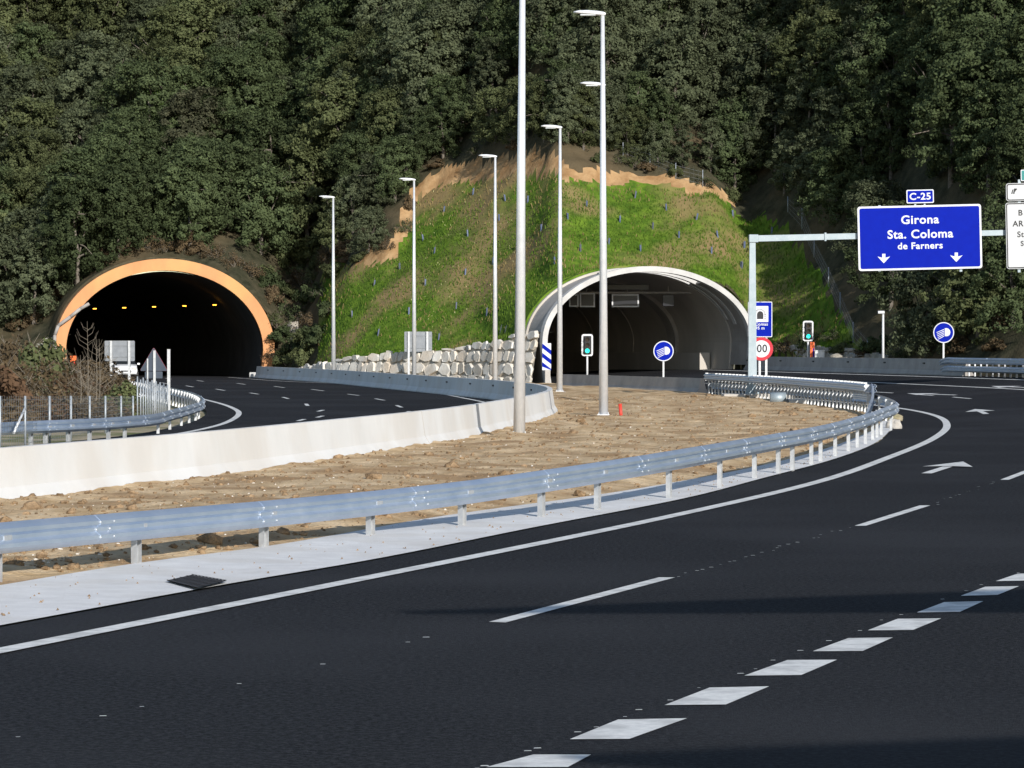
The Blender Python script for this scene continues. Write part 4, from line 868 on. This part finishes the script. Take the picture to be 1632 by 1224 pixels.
x, y = gp(1425, 683); rock('boulder', x, y, .08, .24, M['concrete'], 'pale lump of concrete at the tip of the guard rail bend', .9); x, y = gp(1437, 673); rock('boulder', x, y+2, .08, .28, M['sand'], 'sandy lump of spoil behind the pale lump at the guard rail bend', .6)
for px, py, lb in ((1333, 566, 'pale flat rock beyond the barrier, right of the white cabinet'), (1350, 570, 'small pale rock beyond the barrier, left of the camera mast')):
    x, y, z = at(px, py, 193); rock('boulder', x, y, z-.1, .36, M['greystone'], lb, .5)

# ------------------------------------------------------------------ vegetation
def leaf_cloud(centres, radii, n, sz, flat=1.0, rs=None):
    """n leaf faces round clump centres"""
    rs = rs or RNG; k = rs.randint(0, len(centres), n); d = rs.normal(size=(n, 3)); d /= np.linalg.norm(d, axis=1)[:, None]
    c = centres[k]+d*(radii[k]*rs.uniform(.25, 1.0, n)**.6)[:, None]*np.array([1, 1, flat])
    out = c-centres.mean(0); out /= np.linalg.norm(out, axis=1)[:, None]+1e-6
    nr = d*.5+out*.75+rs.normal(size=(n, 3))*.5+np.array([0, 0, .2]); nr /= np.linalg.norm(nr, axis=1)[:, None]
    a = np.cross(nr, rs.normal(size=(n, 3))); a /= np.linalg.norm(a, axis=1)[:, None]; b = np.cross(nr, a)
    L = rs.uniform(sz[0], sz[1], n)[:, None]; Wd = L*rs.uniform(.45, .75, n)[:, None]
    V = np.stack([c-a*L, c-b*Wd+nr*L*.12, c+a*L, c+b*Wd+nr*L*.12], 1).reshape(-1, 3); return V
def leaf_mesh(name, V, m):
    me = bpy.data.meshes.new(name); n = len(V)//4; me.vertices.add(len(V)); me.vertices.foreach_set('co', V.ravel()); me.loops.add(4*n); me.loops.foreach_set('vertex_index', np.arange(4*n))
    me.polygons.add(n); me.polygons.foreach_set('loop_start', np.arange(0, 4*n, 4)); me.materials.append(m); me.update(calc_edges=True); return me
def crown_clumps(H, R_, base, nl, rs, shape):
    cc = []; cr = []
    for i in range(nl):
        t = (i+.5)/nl; z = base+(H-base)*(.12+.80*t)
        prof = {'round': math.sin(math.pi*min(1, .22+.72*t))**.7, 'tall': math.sin(math.pi*min(1, .18+.76*t))**.8, 'broad': math.sin(math.pi*min(1, .30+.64*t))**.6, 'ragged': (1-t)**.75*1.05+.12}[shape]
        a = i*2.4+rs.uniform(-.5, .5); off = R_*prof*rs.uniform(.30, .78); lr = R_*rs.uniform(.30, .50)*(.75 if shape == 'ragged' else 1)
        c = np.array([math.cos(a)*off, math.sin(a)*off, min(z, H-lr*.7)]); m = int(13+lr*8)
        for q in range(m):
            d = rs.normal(size=3); d /= np.linalg.norm(d); d[2] = d[2] if d[2] > -.45 else -d[2]
            cc.append(c+d*lr*rs.uniform(.72, 1.06)*np.array([1, 1, .85])); cr.append(rs.uniform(.24, .50)*(.8+lr*.2))
    return np.array(cc), np.array(cr)
SHAPES = {'round': (7.6, 3.3, -.7, 16), 'tall': (9.0, 2.7, -.7, 17), 'broad': (7.0, 3.9, -.7, 17), 'ragged': (9.4, 2.9, -.4, 17)}
def trunk_mesh(H, R_, base, rs, cc, m):
    mb = MB(); mb.smooth = True; p = Vector((0, 0, -.6)); r = .21; pts = [p]; n = 6
    for k in range(n): q = Vector((rs.uniform(-.18, .18)*k*.5, rs.uniform(-.18, .18)*k*.5, (k+1)*H*.80/n)); mb.tube(p, q, r, r*.80, 7, cap=False); p = q; r *= .80; pts.append(q)
    for k in range(7):
        b = pts[rs.randint(2, n)]; e = Vector(cc[rs.randint(len(cc))]); mid = b.lerp(e, .5)+Vector((0, 0, rs.uniform(-.1, .35))); mb.tube(b, mid, .075, .05, 5, cap=False); mb.tube(mid, e, .05, .02, 5, cap=False)
    return mb
PROTO = {}
def make_tree(shape, tone, var):
    key = (shape, tone, var)
    if key in PROTO: return PROTO[key]
    rs = np.random.RandomState(abs(hash(shape+str(var))) % 9973 if False else sum(map(ord, shape))*7+var*131); H, R_, base, nl = SHAPES[shape]
    H *= rs.uniform(.9, 1.08); R_ *= rs.uniform(.9, 1.08); cc, cr = crown_clumps(H, R_, base, nl, rs, shape)
    V = leaf_cloud(cc, cr, 16000, (.065, .145), .8, rs); PROTO[key] = (leaf_mesh('crown', V, LEAF[tone]), None, H, R_)
    tk = ('t', shape, var)
    if tk not in PROTO:
        mb = trunk_mesh(H, R_, base, rs, cc, M['bark']); me = bpy.data.meshes.new('trunk'); me.from_pydata(mb.v, [], mb.f); me.polygons.foreach_set('use_smooth', [True]*len(mb.f)); me.materials.append(M['bark']); PROTO[tk] = me
    PROTO[key] = (PROTO[key][0], PROTO[tk], H, R_); return PROTO[key]
ORD = 'first second third fourth fifth sixth seventh eighth ninth tenth eleventh twelfth thirteenth fourteenth fifteenth sixteenth seventeenth eighteenth nineteenth twentieth'.split()
for tens in ('twenty', 'thirty'): ORD += [tens+'-'+q for q in ORD[:9]]
def ordn(i): return ORD[i] if i < len(ORD) else str(i+1)+'th'
TREES = []
def put_tree(x, y, shape, tone, var, sc, z=None, hidden=False, noun='oak'):
    cm, tm, H, R_ = make_tree(shape, tone, var); z = zland(x, y) if z is None else z
    o = bpy.data.objects.new('evergreen_tree', None); C.objects.link(o); o.location = (x, y, z-.1); o.scale = (sc*random.uniform(.92, 1.1), sc*random.uniform(.92, 1.1), sc); o.rotation_euler.z = random.random()*6.283; o['category'] = 'tree'; o['group'] = 'evergreen trees covering the hillside'
    c = bpy.data.objects.new('crown', cm); C.objects.link(c); c.parent = o; tr_ = bpy.data.objects.new('trunk', tm); C.objects.link(tr_); tr_.parent = o
    if not hidden: TREES.append((o, *proj(x, y, z+H*sc*.6), tone, shape, noun))
    return o
lf = lambda X, Y: land(X, Y)[0]
cand = []
sp = 4.3
for iy in range(0, 60):
    for ix in range(-16, 17):
        x = (ix+(iy % 2)*.5)*sp+random.uniform(-1.3, 1.3); yb = float(YB(x)); y = yb+1.2+iy*sp*.60+random.uniform(-1.2, 1.2)
        if abs(x) > .157*y+4: continue
        cand.append((x, y))
cx = np.array([c[0] for c in cand]); cy = np.array([c[1] for c in cand]); cz, csd = land(cx, cy)
for x, y, z, sd in zip(cx, cy, cz, csd):
    if sd > -1.5: continue
    u, w_ = PL.uw(x, y); 
    if abs(u) < PL.a+2 and w_ < 5.5: continue
    u2, w2 = PR.uw(x, y)
    if abs(u2) < 14 and w2 < 5: continue
    px, py = proj(x, y, z); t_ = y-float(YB(x))
    if py < -25: continue
    if px < 92 and t_ < 3.5: continue
    if 425 < px < 520 and py > 440: continue
    if 1190 < px < 1420 and py > 480: continue
    if 1120 < px < 1340 and sd > -3.4: continue
    r = random.random(); n1 = float(fbm(np.array(x*.07+3), np.array(y*.07), 3, 12))
    tone = 'dark green' if n1 < .40 else 'grey green' if n1 < .52 else 'olive'
    if r < .22: tone = random.choice(['dark green', 'grey green', 'olive', 'dull brown'])
    shape = random.choice(['round', 'round', 'round', 'broad', 'broad', 'tall'])
    sc = random.uniform(.72, 1.12)*(.55 if sd > -3 else .8 if sd > -6 else 1)
    put_tree(x, y, shape, tone, random.randrange(3), sc, z)
# trees read one by one in the photograph
def photo_tree(px, py, shape, tone, var, sc, fn=lf):
    h = hit(px, py, fn, 150, 300); return put_tree(h[0], h[1], shape, tone, var, sc, h[2])
photo_tree(250, 238, 'broad', 'bright green', 1, .62); photo_tree(365, 352, 'tall', 'bright green', 2, .34); photo_tree(880, 40, 'tall', 'bright green', 0, .6)
for px, py, sc in ((1088, 268, .36), (1133, 276, .42), (1178, 286, .38)): photo_tree(px, py, 'tall', 'grey green', 1, sc)
photo_tree(1478, 566, 'broad', 'grey green', 0, .92); photo_tree(1560, 540, 'round', 'olive', 1, .9); photo_tree(1420, 490, 'round', 'dark green', 2, .8); photo_tree(1615, 520, 'broad', 'dark green', 1, .9)
for px, py, sc in ((538, 402, .6), (562, 372, .62), (588, 402, .5), (575, 322, .7), (604, 350, .62), (630, 318, .6), (600, 268, .72), (640, 255, .66), (668, 262, .6), (560, 236, .75), (700, 240, .62), (622, 205, .75), (735, 222, .6), (790, 226, .62), (840, 222, .6), (905, 218, .6), (660, 205, .75), (700, 180, .75), (545, 180, .8), (590, 150, .8), (975, 232, .6),
                   (1215, 262, .5), (1250, 306, .5), (1292, 330, .6), (1335, 352, .7), (1238, 190, .75), (1290, 232, .75), (1335, 262, .75), (1372, 330, .8), (1392, 400, .7), (1300, 140, .8), (1242, 110, .8), (1350, 170, .8), (1190, 215, .55), (1270, 60, .8), (1345, 70, .8), (1385, 215, .8), (1440, 90, .9), (1425, 160, .8), (930, 236, .5), (905, 226, .55), (962, 236, .5), (1000, 246, .45), (868, 222, .55), (1048, 258, .42), (945, 215, .6), (985, 222, .6)):
    photo_tree(px, py, random.choice(['round', 'broad', 'tall', 'round']), random.choice(['dark green', 'grey green', 'olive', 'grey green']), random.randrange(3), sc)
# woodland just outside the picture on the right, which shades the verge
for k in range(22):
    x = 30.5+random.random()*13; y = 118+random.random()*44; put_tree(x, y, random.choice(['broad', 'round', 'tall']), 'dark green', random.randrange(3), random.uniform(.9, 1.15), 1.0+max(0, x-31)*.25, hidden=True)['label'] = 'evergreen tree on the right verge beyond the frame, shading the barrier'
# shrubs
SHR = {}
def put_shrub(x, y, z, r, h, mk_, tonew, bare=False):
    key = (mk_.name, random.randrange(4), bare)
    if key not in SHR:
        rs = np.random.RandomState(len(SHR)*37+5); n = 26; d = rs.normal(size=(n, 3)); d /= np.linalg.norm(d, axis=1)[:, None]; d[:, 2] = np.abs(d[:, 2]); cc = d*rs.uniform(.45, 1, n)[:, None]; cr = rs.uniform(.16, .34, n)
        V = leaf_cloud(cc, cr, 900 if bare else 2600, (.03, .075) if bare else (.04, .10), .9, rs); mb = MB()
        for q in range(26 if bare else 12):
            e = Vector(cc[rs.randint(n)])*1.08; m_ = e*.5+Vector((0, 0, .12)); mb.tube((0, 0, -.1), m_, .022, .014, 4, False); mb.tube(m_, e, .014, .005, 4, False)
            for _ in range(3 if bare else 0): e2 = e+Vector(rs.uniform(-.3, .3, 3)); mb.tube(m_.lerp(e, .6), e2, .008, .004, 3, False)
        me = bpy.data.meshes.new('stems'); me.from_pydata(mb.v, [], mb.f); me.materials.append(M['palebark']); SHR[key] = (leaf_mesh('foliage', V, mk_), me)
    fo, st = SHR[key]; o = bpy.data.objects.new('shrub', None); C.objects.link(o); o.location = (x, y, z-.05); o.scale = (r, r, h); o.rotation_euler.z = random.random()*6.28; o['category'] = 'shrub'
    for nm, me in (('foliage', fo), ('stems', st)): c = bpy.data.objects.new(nm, me); C.objects.link(c); c.parent = o
    SHRUBS.append((o, *proj(x, y, z+h*.5), tonew, 'bare' if bare else 'leafy', 'shrub')); return o
SHRUBS = []
def hitland(px, py, d0=150, d1=320): return hit(px, py, lf, d0, d1)
for px, py in [(105, 470), (120, 440), (150, 425), (178, 412), (205, 402), (235, 398), (262, 400), (292, 398), (322, 404), (350, 412), (378, 424), (402, 440), (60, 512), (28, 525), (8, 500), (84, 495)]:   # dry scrub round the orange arch
    h = hitland(px+random.uniform(-6, 6), py); put_shrub(*h, random.uniform(.8, 1.3), random.uniform(.8, 1.5), M['scrub'], 'brown', random.random() < .6)
for px, py in [(430, 455), (455, 470), (480, 455), (500, 480), (445, 495), (470, 510), (492, 520), (505, 545), (455, 540), (475, 560), (440, 520), (500, 450), (470, 440), (485, 575), (448, 570), (515, 470), (520, 500), (528, 420), (545, 405), (510, 425), (535, 440), (495, 540), (460, 580), (430, 480), (418, 440), (508, 400), (480, 420), (450, 420)]:
    h = hitland(px+random.uniform(-5, 5), py); put_shrub(*h, random.uniform(.9, 1.5), random.uniform(.9, 1.6), random.choice([LEAF['dark green'], LEAF['olive'], M['scrub']]), 'dark', random.random() < .2)
for px, py in [(612, 400), (640, 372), (655, 335), (580, 420), (700, 268), (760, 250), (985, 262), (1030, 275), (1075, 283), (1120, 300), (545, 420), (950, 262), (1170, 322), (1010, 270), (820, 240)]:
    h = hitland(px+random.uniform(-5, 5), py-4); put_shrub(*h, random.uniform(.5, .9), random.uniform(.5, 1.0), random.choice([M['scrub'], LEAF['olive']]), 'small', random.random() < .5)
for px, py in [(1250, 560), (1290, 556), (1345, 560), (1375, 574), (1400, 560), (1440, 574), (1330, 540), (1530, 560), (1590, 556), (1600, 520), (1545, 530), (1450, 540)]:
    h = hitland(px, py); put_shrub(*h, random.uniform(.7, 1.2), random.uniform(.6, 1.2), random.choice([LEAF['dark green'], LEAF['olive'], M['scrub']]), 'dark', random.random() < .3)
for (px, D, r, h_, m_, w_, b_) in [(12, 112, 1.3, 1.35, 'russet', 'russet', 0), (40, 120, 1.5, 1.0, 'scrub', 'brown', 1), (70, 130, 1.6, 1.5, 'scrub', 'brown', 1), (98, 118, 1.3, .95, 'scrub', 'brown', 1), (120, 128, 1.4, 1.2, 'russet', 'russet', 1), (150, 118, 1.2, .9, 'scrub', 'brown', 1), (172, 122, 1.2, 1.0, 'scrub', 'brown', 1),
        (196, 118, .9, .85, 'olive', 'olive', 0), (210, 113, .6, .6, 'olive', 'olive', 0), (20, 150, 2.0, 1.9, 'scrub', 'brown', 1), (60, 160, 1.8, 2.0, 'olive', 'olive', 0), (95, 190, 1.8, 1.7, 'scrub', 'brown', 1), (140, 165, 1.8, 1.5, 'scrub', 'brown', 1), (175, 150, 1.4, 1.1, 'scrub', 'brown', 1), (8, 200, 2.2, 2.4, 'scrub', 'brown', 1), (45, 215, 2.2, 2.3, 'scrub', 'brown', 1), (30, 100, 1.1, .7, 'scrub', 'brown', 1), (90, 100, 1.1, .75, 'russet', 'russet', 1), (150, 100, 1.0, .7, 'scrub', 'brown', 1), (60, 104, 1.2, .8, 'scrub', 'brown', 1), (120, 105, 1.0, .75, 'scrub', 'brown', 1), (180, 105, 1.0, .7, 'scrub', 'brown', 1), (168, 160, 1.5, 1.15, 'scrub', 'brown', 1), (150, 185, 1.6, 1.2, 'scrub', 'brown', 0), (185, 190, 1.1, .8, 'scrub', 'brown', 1), (5, 175, 2.4, 2.6, 'scrub', 'brown', 1), (70, 205, 2.0, 1.7, 'olive', 'olive', 0)]:
    x = at(px, 551, D)[0]; put_shrub(x, D, -.1, r*1.1, h_*1.3, M.get(m_) or LEAF[m_], w_, bool(b_))
def region(px, py):
    if px < 60: return 'at the far left'
    if px < 440: return 'above the orange tunnel' if py < 480 else 'beside the orange tunnel'
    if px < 640: return 'left of the grass slope'
    if px < 900: return 'above the grass slope, left half'
    if px < 1130: return 'above the grass slope, right half'
    if px < 1350: return 'right of the grass slope'
    return 'behind the direction signs'
def row(py): return 'top' if py < 70 else 'upper' if py < 160 else 'middle' if py < 260 else 'lower' if py < 370 else 'lowest'
def give_labels(L, fmt):
    G = {}
    for it in L: G.setdefault((region(it[1], it[2]), row(it[2])), []).append(it)
    for (rg, rw), its in G.items():
        its.sort(key=lambda q: q[1])
        for i, it in enumerate(its): it[0]['label'] = fmt(it, ordn(i), rw, rg)
give_labels(TREES, lambda it, o_, rw, rg: f"{it[3]} {it[4]} {it[5]}, {o_} from left in {rw} row {rg}")
VS = [q for q in SHRUBS if q[0].location.y < 222 and q[1] < 230]; HS = [q for q in SHRUBS if q not in VS]
VS.sort(key=lambda q: q[1])
for i, q in enumerate(VS): q[0]['label'] = f"{q[3]} {q[4]} shrub on the left verge behind the wire fence, {ordn(i)} from the left"; q[0]['group'] = 'shrubs on the left verge'
give_labels(HS, lambda it, o_, rw, rg: f"{it[3]} {it[4]} shrub, {o_} from left of the {rw} shrubs {rg}")
for q in HS: q[0]['group'] = 'shrubs along the forest edge'
# bare saplings on the left verge
def sapling(px, py, D, label):
    x, y, z = at(px, py, D); t = thing('bare_sapling', label, 'sapling', (x, y, 0), group='bare saplings on the left verge'); mb = MB(); mb.smooth = True; mb.tube((0, 0, -.1), (.03, 0, z*.5), .018, .012, 6); mb.tube((.03, 0, z*.5), (0, 0, z), .012, .004, 6); mb.build('stem', M['palebark'], t, True); mb = MB()
    for k in range(18):
        zz = z*random.uniform(.2, .92); a = random.random()*6.28; L = (z-zz)*.35+.12; e = Vector((math.cos(a)*L, math.sin(a)*L, zz+L*1.1)); m_ = Vector((math.cos(a)*L*.7, math.sin(a)*L*.7, zz+L*.4)); mb.tube((0.01, 0, zz), m_, .006, .005, 4, False); mb.tube(m_, e, .005, .003, 4, False)
    mb.build('twigs', M['palebark'], t, True)
sapling(139, 512, 106, 'tallest bare sapling, standing against the left part of the dark orange-rimmed tunnel'); sapling(153, 536, 108, 'bare sapling just right of the tallest one'); sapling(158, 540, 112, 'thin bare sapling left of the grey signboard back'); sapling(128, 566, 104, 'short bare sapling just left of the tallest one')
# ------------------------------------------------------------------ grass
NG = 30000
def mound_points(n):
    lo = mound.min(0); hi = mound.max(0); X = RNG.uniform(lo[0], hi[0], n*3); Y = RNG.uniform(170, hi[1], n*3); Z, sd = land(X, Y); k = (sd > -.05) & (Y > YB(X)+.2)
    for P in (PR,): u, w_ = P.uw(X, Y); k &= ~((np.abs(u) < P.a+.3) & (w_ < P.w0+.2))
    return X[k][:n], Y[k][:n], Z[k][:n]+((fbm(X*1.3, Y*1.3, 3, 3)-.44)*.5*.35)[k][:n]
def blades(name, n, hlo, hhi, m, label, dens=None):
    X, Y, Z = mound_points(n*2)
    if dens is not None: k = dens(X, Y) > RNG.uniform(0, 1, len(X)); X, Y, Z = X[k], Y[k], Z[k]
    X, Y, Z = X[:n], Y[:n], Z[:n]; n = len(X); a = RNG.uniform(0, 6.28, n); h = RNG.uniform(hlo, hhi, n); wd = h*.22; lx = RNG.normal(0, .3, n)*h; ly = RNG.normal(0, .3, n)*h-h*.1
    V = np.stack([np.stack([X-np.cos(a)*wd, Y-np.sin(a)*wd, Z-.05], -1), np.stack([X+np.cos(a)*wd, Y+np.sin(a)*wd, Z-.05], -1), np.stack([X+lx+np.cos(a)*wd*.4, Y+ly, Z+h], -1), np.stack([X+lx-np.cos(a)*wd*.4, Y+ly, Z+h], -1)], 1).reshape(-1, 3)
    o = bpy.data.objects.new(name, leaf_mesh(name, V, m)); C.objects.link(o); return tag(o, label, 'grass', kind='stuff')
gd = lambda X, Y: np.clip((fbm(X*.16+5, Y*.16, 4, 77)-.34)*5, 0.05, 1)
blades('grass_tufts', 26000, .06, .20, M['grassblade'], 'fresh green grass growing on the slope above the right tunnel', gd)
blades('dry_grass_tufts', 9000, .06, .22, M['drygrass'], 'dry straw coloured grass on the slope above the right tunnel', lambda X, Y: 1-gd(X, Y)*.9)
blades('flowers', 700, .05, .11, M['flower'], 'tiny pale flowers in the upper left of the grass slope', lambda X, Y: ((X > -8) & (X < 1) & (Y > 219))*1.0)
# blue tree guards with the young plants inside
gpx = [(400+a/3.06, 220+b/3.06) for a, b in [(493, 872), (600, 722), (620, 962), (725, 640), (770, 857), (850, 718), (915, 985), (895, 562), (940, 362), (1000, 832), (1045, 668), (1057, 478), (1083, 274), (1125, 192), (1210, 402), (1255, 182), (1350, 312), (1372, 165), (1415, 452), (1240, 306), (1295, 542), (1180, 612), (1150, 860), (840, 500)]]
gpx += [(1021, 401), (1134, 404), (1182, 428), (1187, 395), (1168, 345), (1195, 332), (1186, 396), (1181, 427), (905, 350), (962, 305), (988, 354), (1012, 315), (1062, 335), (1082, 379), (935, 330), (1040, 365), (1110, 350), (1144, 378), (925, 400), (884, 420), (970, 390), (1230, 372)]
gl = []
for px, py in gpx:
    h = hitland(px, py)
    if land(np.array([h[0]]), np.array([h[1]]))[1][0] > .2: gl.append((px, py, h))
G0 = thing('tree_guard', 'x', 'tree guard', group='blue tree guards planted over the grass slope')
mb = MB(); mb.smooth = True; mb.tube((0, 0, -.1), (0, 0, .44), .055, .062, 10, cap=False); mb.build('tube', M['guard'], G0, True); mb = MB(); mb.tube((.085, .03, -.1), (.085, .03, .62), .014, n=5); mb.build('stake', M['palebark'], G0, True)
def gband(p): return ('upper' if p[1] < 330 else 'middle' if p[1] < 420 else 'lower')
from collections import defaultdict
gb = defaultdict(list)
for p in gl: gb[gband(p)].append(p)
first = True
for b_, L_g in gb.items():
    L_g.sort(key=lambda p: p[0])
    for i, p in enumerate(L_g):
        o = G0 if first else dup(G0); first = False; o.location = p[2]; o.rotation_euler = (random.uniform(-.2, .1), random.uniform(-.15, .15), random.random()*6); o['label'] = f"blue tree guard on the grass slope, {ordn(i)} from left in the {b_} band"
# ------------------------------------------------------------------ fences
def fence(name, label, posts, wires=5, r=.028, brace=None):
    t = thing(name, label, 'fence', tuple(posts[0][:3]))
    for x, y, z0, z1 in posts:
        mb = MB(); mb.smooth = True; mb.tube((x, y, z0-.1), (x, y, z1), r, n=8); mb.build('post', M['fencepost'], t)
    mb = MB()
    for a, b in zip(posts[:-1], posts[1:]):
        for k in range(wires): f = (k+.4)/wires; mb.tube((a[0], a[1], a[2]+(a[3]-a[2])*f), (b[0], b[1], b[2]+(b[3]-b[2])*f), .005, n=4, cap=False)
        m = max(2, int(math.hypot(b[0]-a[0], b[1]-a[1])/.3))
        for k in range(1, m): f = k/m; x, y = a[0]+(b[0]-a[0])*f, a[1]+(b[1]-a[1])*f; mb.tube((x, y, a[2]+(b[2]-a[2])*f), (x, y, a[3]+(b[3]-a[3])*f), .0035, n=3, cap=False)
    mb.build('wire_netting', M['wire'], t)
    if brace: mb = MB(); mb.tube(brace[0], brace[1], .03, n=8); mb.build('brace', M['frame'], t)
fp = []
for px, D, ty in [(0, 74.5, 631), (40, 78, 631), (79, 82, 631), (113, 85.7, 631), (143, 89.5, 631), (168, 93, 631), (193, 97, 631), (212, 100, 631)]: x, y, z = at(px, ty, D); fp.append((x, y, 0, z))
br = (at(40, 650, 78), at(22, 690, 77)); fence('wire_fence', 'wire fence with steel posts along the left verge behind the guard rail', fp, 8, brace=br)
fp = []
for i in range(15): f = i/14; px = 219+48*f**.85; D = 101+12*f; x, y, z = at(px, 600+13*f+(4 if i % 2 else 0), D); fp.append((x, y, 0, z))
fence('wire_fence', 'stretch of closely set fence posts in front of the triangular sign', fp, 5, r=.022)
fp = []
for px, py, h_ in [(1255.6, 339, 1.1), (1278, 364, 1.35), (1297.6, 411, 1.2), (1320.5, 457, 1.25), (1339, 499, 1.3), (1359.7, 547, 1.3), (1382.7, 569, 1.1)]: h = hitland(px, py); fp.append((h[0], h[1], h[2], h[2]+h_))
fence('wire_fence', 'wire fence climbing the shaded right edge of the grass slope', fp, 4)
fp = []
for px, py in [(993, 252), (1036, 268), (1077, 285), (1120, 296)]: h = hitland(px, py); fp.append((h[0], h[1], h[2], h[2]+1.1))
fence('wire_fence', 'short wire fence on the crest above the right half of the earth bank', fp, 4)
# ------------------------------------------------------------------ the car coming out of the left tunnel
x, y, z = at(193, 600, 226); x, y, z = at(199, 600, 243); t = thing('car', 'white car coming out of the orange-rimmed tunnel behind the scrub', 'car', (x, y, 0), rz=math.radians(9))
def section(pts): return [(-a, b) for a, b in pts]+[(a, b) for a, b in pts[::-1]]
mb = MB(); mb.smooth = False; SEC = [(-2.05, .78, .38, .62), (-2.0, .84, .30, .78), (-1.75, .87, .25, .90), (-.95, .89, .22, 1.0), (.9, .89, .22, 1.02), (1.9, .86, .25, 1.0), (2.05, .80, .35, .8)]; vs = []
for yy_, hw, z0, z1 in SEC: vs += [(-hw*.92, yy_, z0), (-hw, yy_, (z0+z1)*.5), (-hw*.93, yy_, z1), (-hw*.5, yy_, z1+.03), (hw*.5, yy_, z1+.03), (hw*.93, yy_, z1), (hw, yy_, (z0+z1)*.5), (hw*.92, yy_, z0)]
mb.add(vs, [(i*8+k, i*8+(k+1) % 8, (i+1)*8+(k+1) % 8, (i+1)*8+k) for i in range(6) for k in range(8)]+[tuple(range(8))[::-1], tuple(range(48, 56))]); mb.build('body', M['carpaint'], t, True)
mb = MB(); vs = []
for yy_, hw, zz in [(-1.0, .80, 1.0), (-.35, .64, 1.42), (.2, .62, 1.48), (1.2, .63, 1.42), (1.85, .78, 1.0)]: vs += [(-hw, yy_, zz), (hw, yy_, zz)]
vs += [(-.80, 1.85, .99), (.80, 1.85, .99)]; mb.add(vs, [(2, 3, 5, 4), (4, 5, 7, 6)]); mb.build('roof', M['carpaint'], t, True)
mb = MB(); mb.add([(a*.99, b, c-.01) for a, b, c in vs[:10]], [(0, 1, 3, 2), (6, 7, 9, 8), (0, 2, 4, 6, 8), (1, 9, 7, 5, 3)]); mb.build('windows', M['carglass'], t, True)
for sx_ in (-1, 1):
    mb = MB(); mb.rbox((sx_*.60, -2.0, .70), (.34, .12, .16), .04); mb.build('headlight', M['chrome'], t, True)
    mb = MB(); mb.rbox((sx_*.98, -.75, 1.05), (.2, .12, .14), .03); mb.build('mirror', M['carpaint'], t, True)
    for yy_ in (-1.3, 1.3):
        mb = MB(); mb.smooth = True; mb.tube((sx_*.70, yy_, .31), (sx_*.90, yy_, .31), .31, n=18); wh = mb.build('wheel', M['tyre'], t, True); mb = MB(); mb.tube((sx_*.90, yy_, .31), (sx_*.91, yy_, .31), .2, n=14); mb.build('rim', M['lamphead'], wh, True)
mb = MB(); mb.rbox((0, -2.05, .50), (.8, .06, .16), .03); mb.build('grille', M['black'], t, True); mb = MB(); mb.box((0, -2.09, .42), (.52, .02, .11)); mb.build('number_plate', M['frame'], t, True)
# ------------------------------------------------------------------ overhead gantries outside the frame, whose shadows cross the road
def off_gantry(tip, root, h, d0, d1, label):
    t = thing('overhead_gantry', label, 'sign gantry', (root[0], root[1], 0)); a = Vector((*tip, h)); b = Vector((*root, h)); mb = MB(); d = (b-a).normalized(); r = Vector((d.y, -d.x, 0))*.12; m = a.lerp(b, .62)
    vs = []
    for p, q in ((a, d0), (m, d1), (b, d1)): vs += [p-r, p+r, p+r-Vector((0, 0, q)), p-r-Vector((0, 0, q))]
    mb.add(vs, [(0, 1, 2, 3), (8, 11, 10, 9)]+[(i*4+k, i*4+(k+1) % 4, (i+1)*4+(k+1) % 4, (i+1)*4+k) for i in range(2) for k in range(4)]); mb.build('arm', M['gantry'], t)
    mb = MB(); mb.box((root[0], root[1], h/2), (.45, .45, h)); mb.build('post', M['gantry'], t)
def src(gxy, h): k = h/math.tan(SUN_EL); return (gxy[0]+math.sin(SUN_AZ)*k, gxy[1]+math.cos(SUN_AZ)*k)
off_gantry(src((-1.0, 29.35), 7), src((10.5, 34.4), 7), 7, .04, 1.3, 'tapering overhead gantry right of the camera, known only by its shadow')
off_gantry(src((.3, 19.0), 7), src((11, 22.4), 7), 7, .06, 3.2, 'overhead sign gantry behind the camera, known only by its shadow')
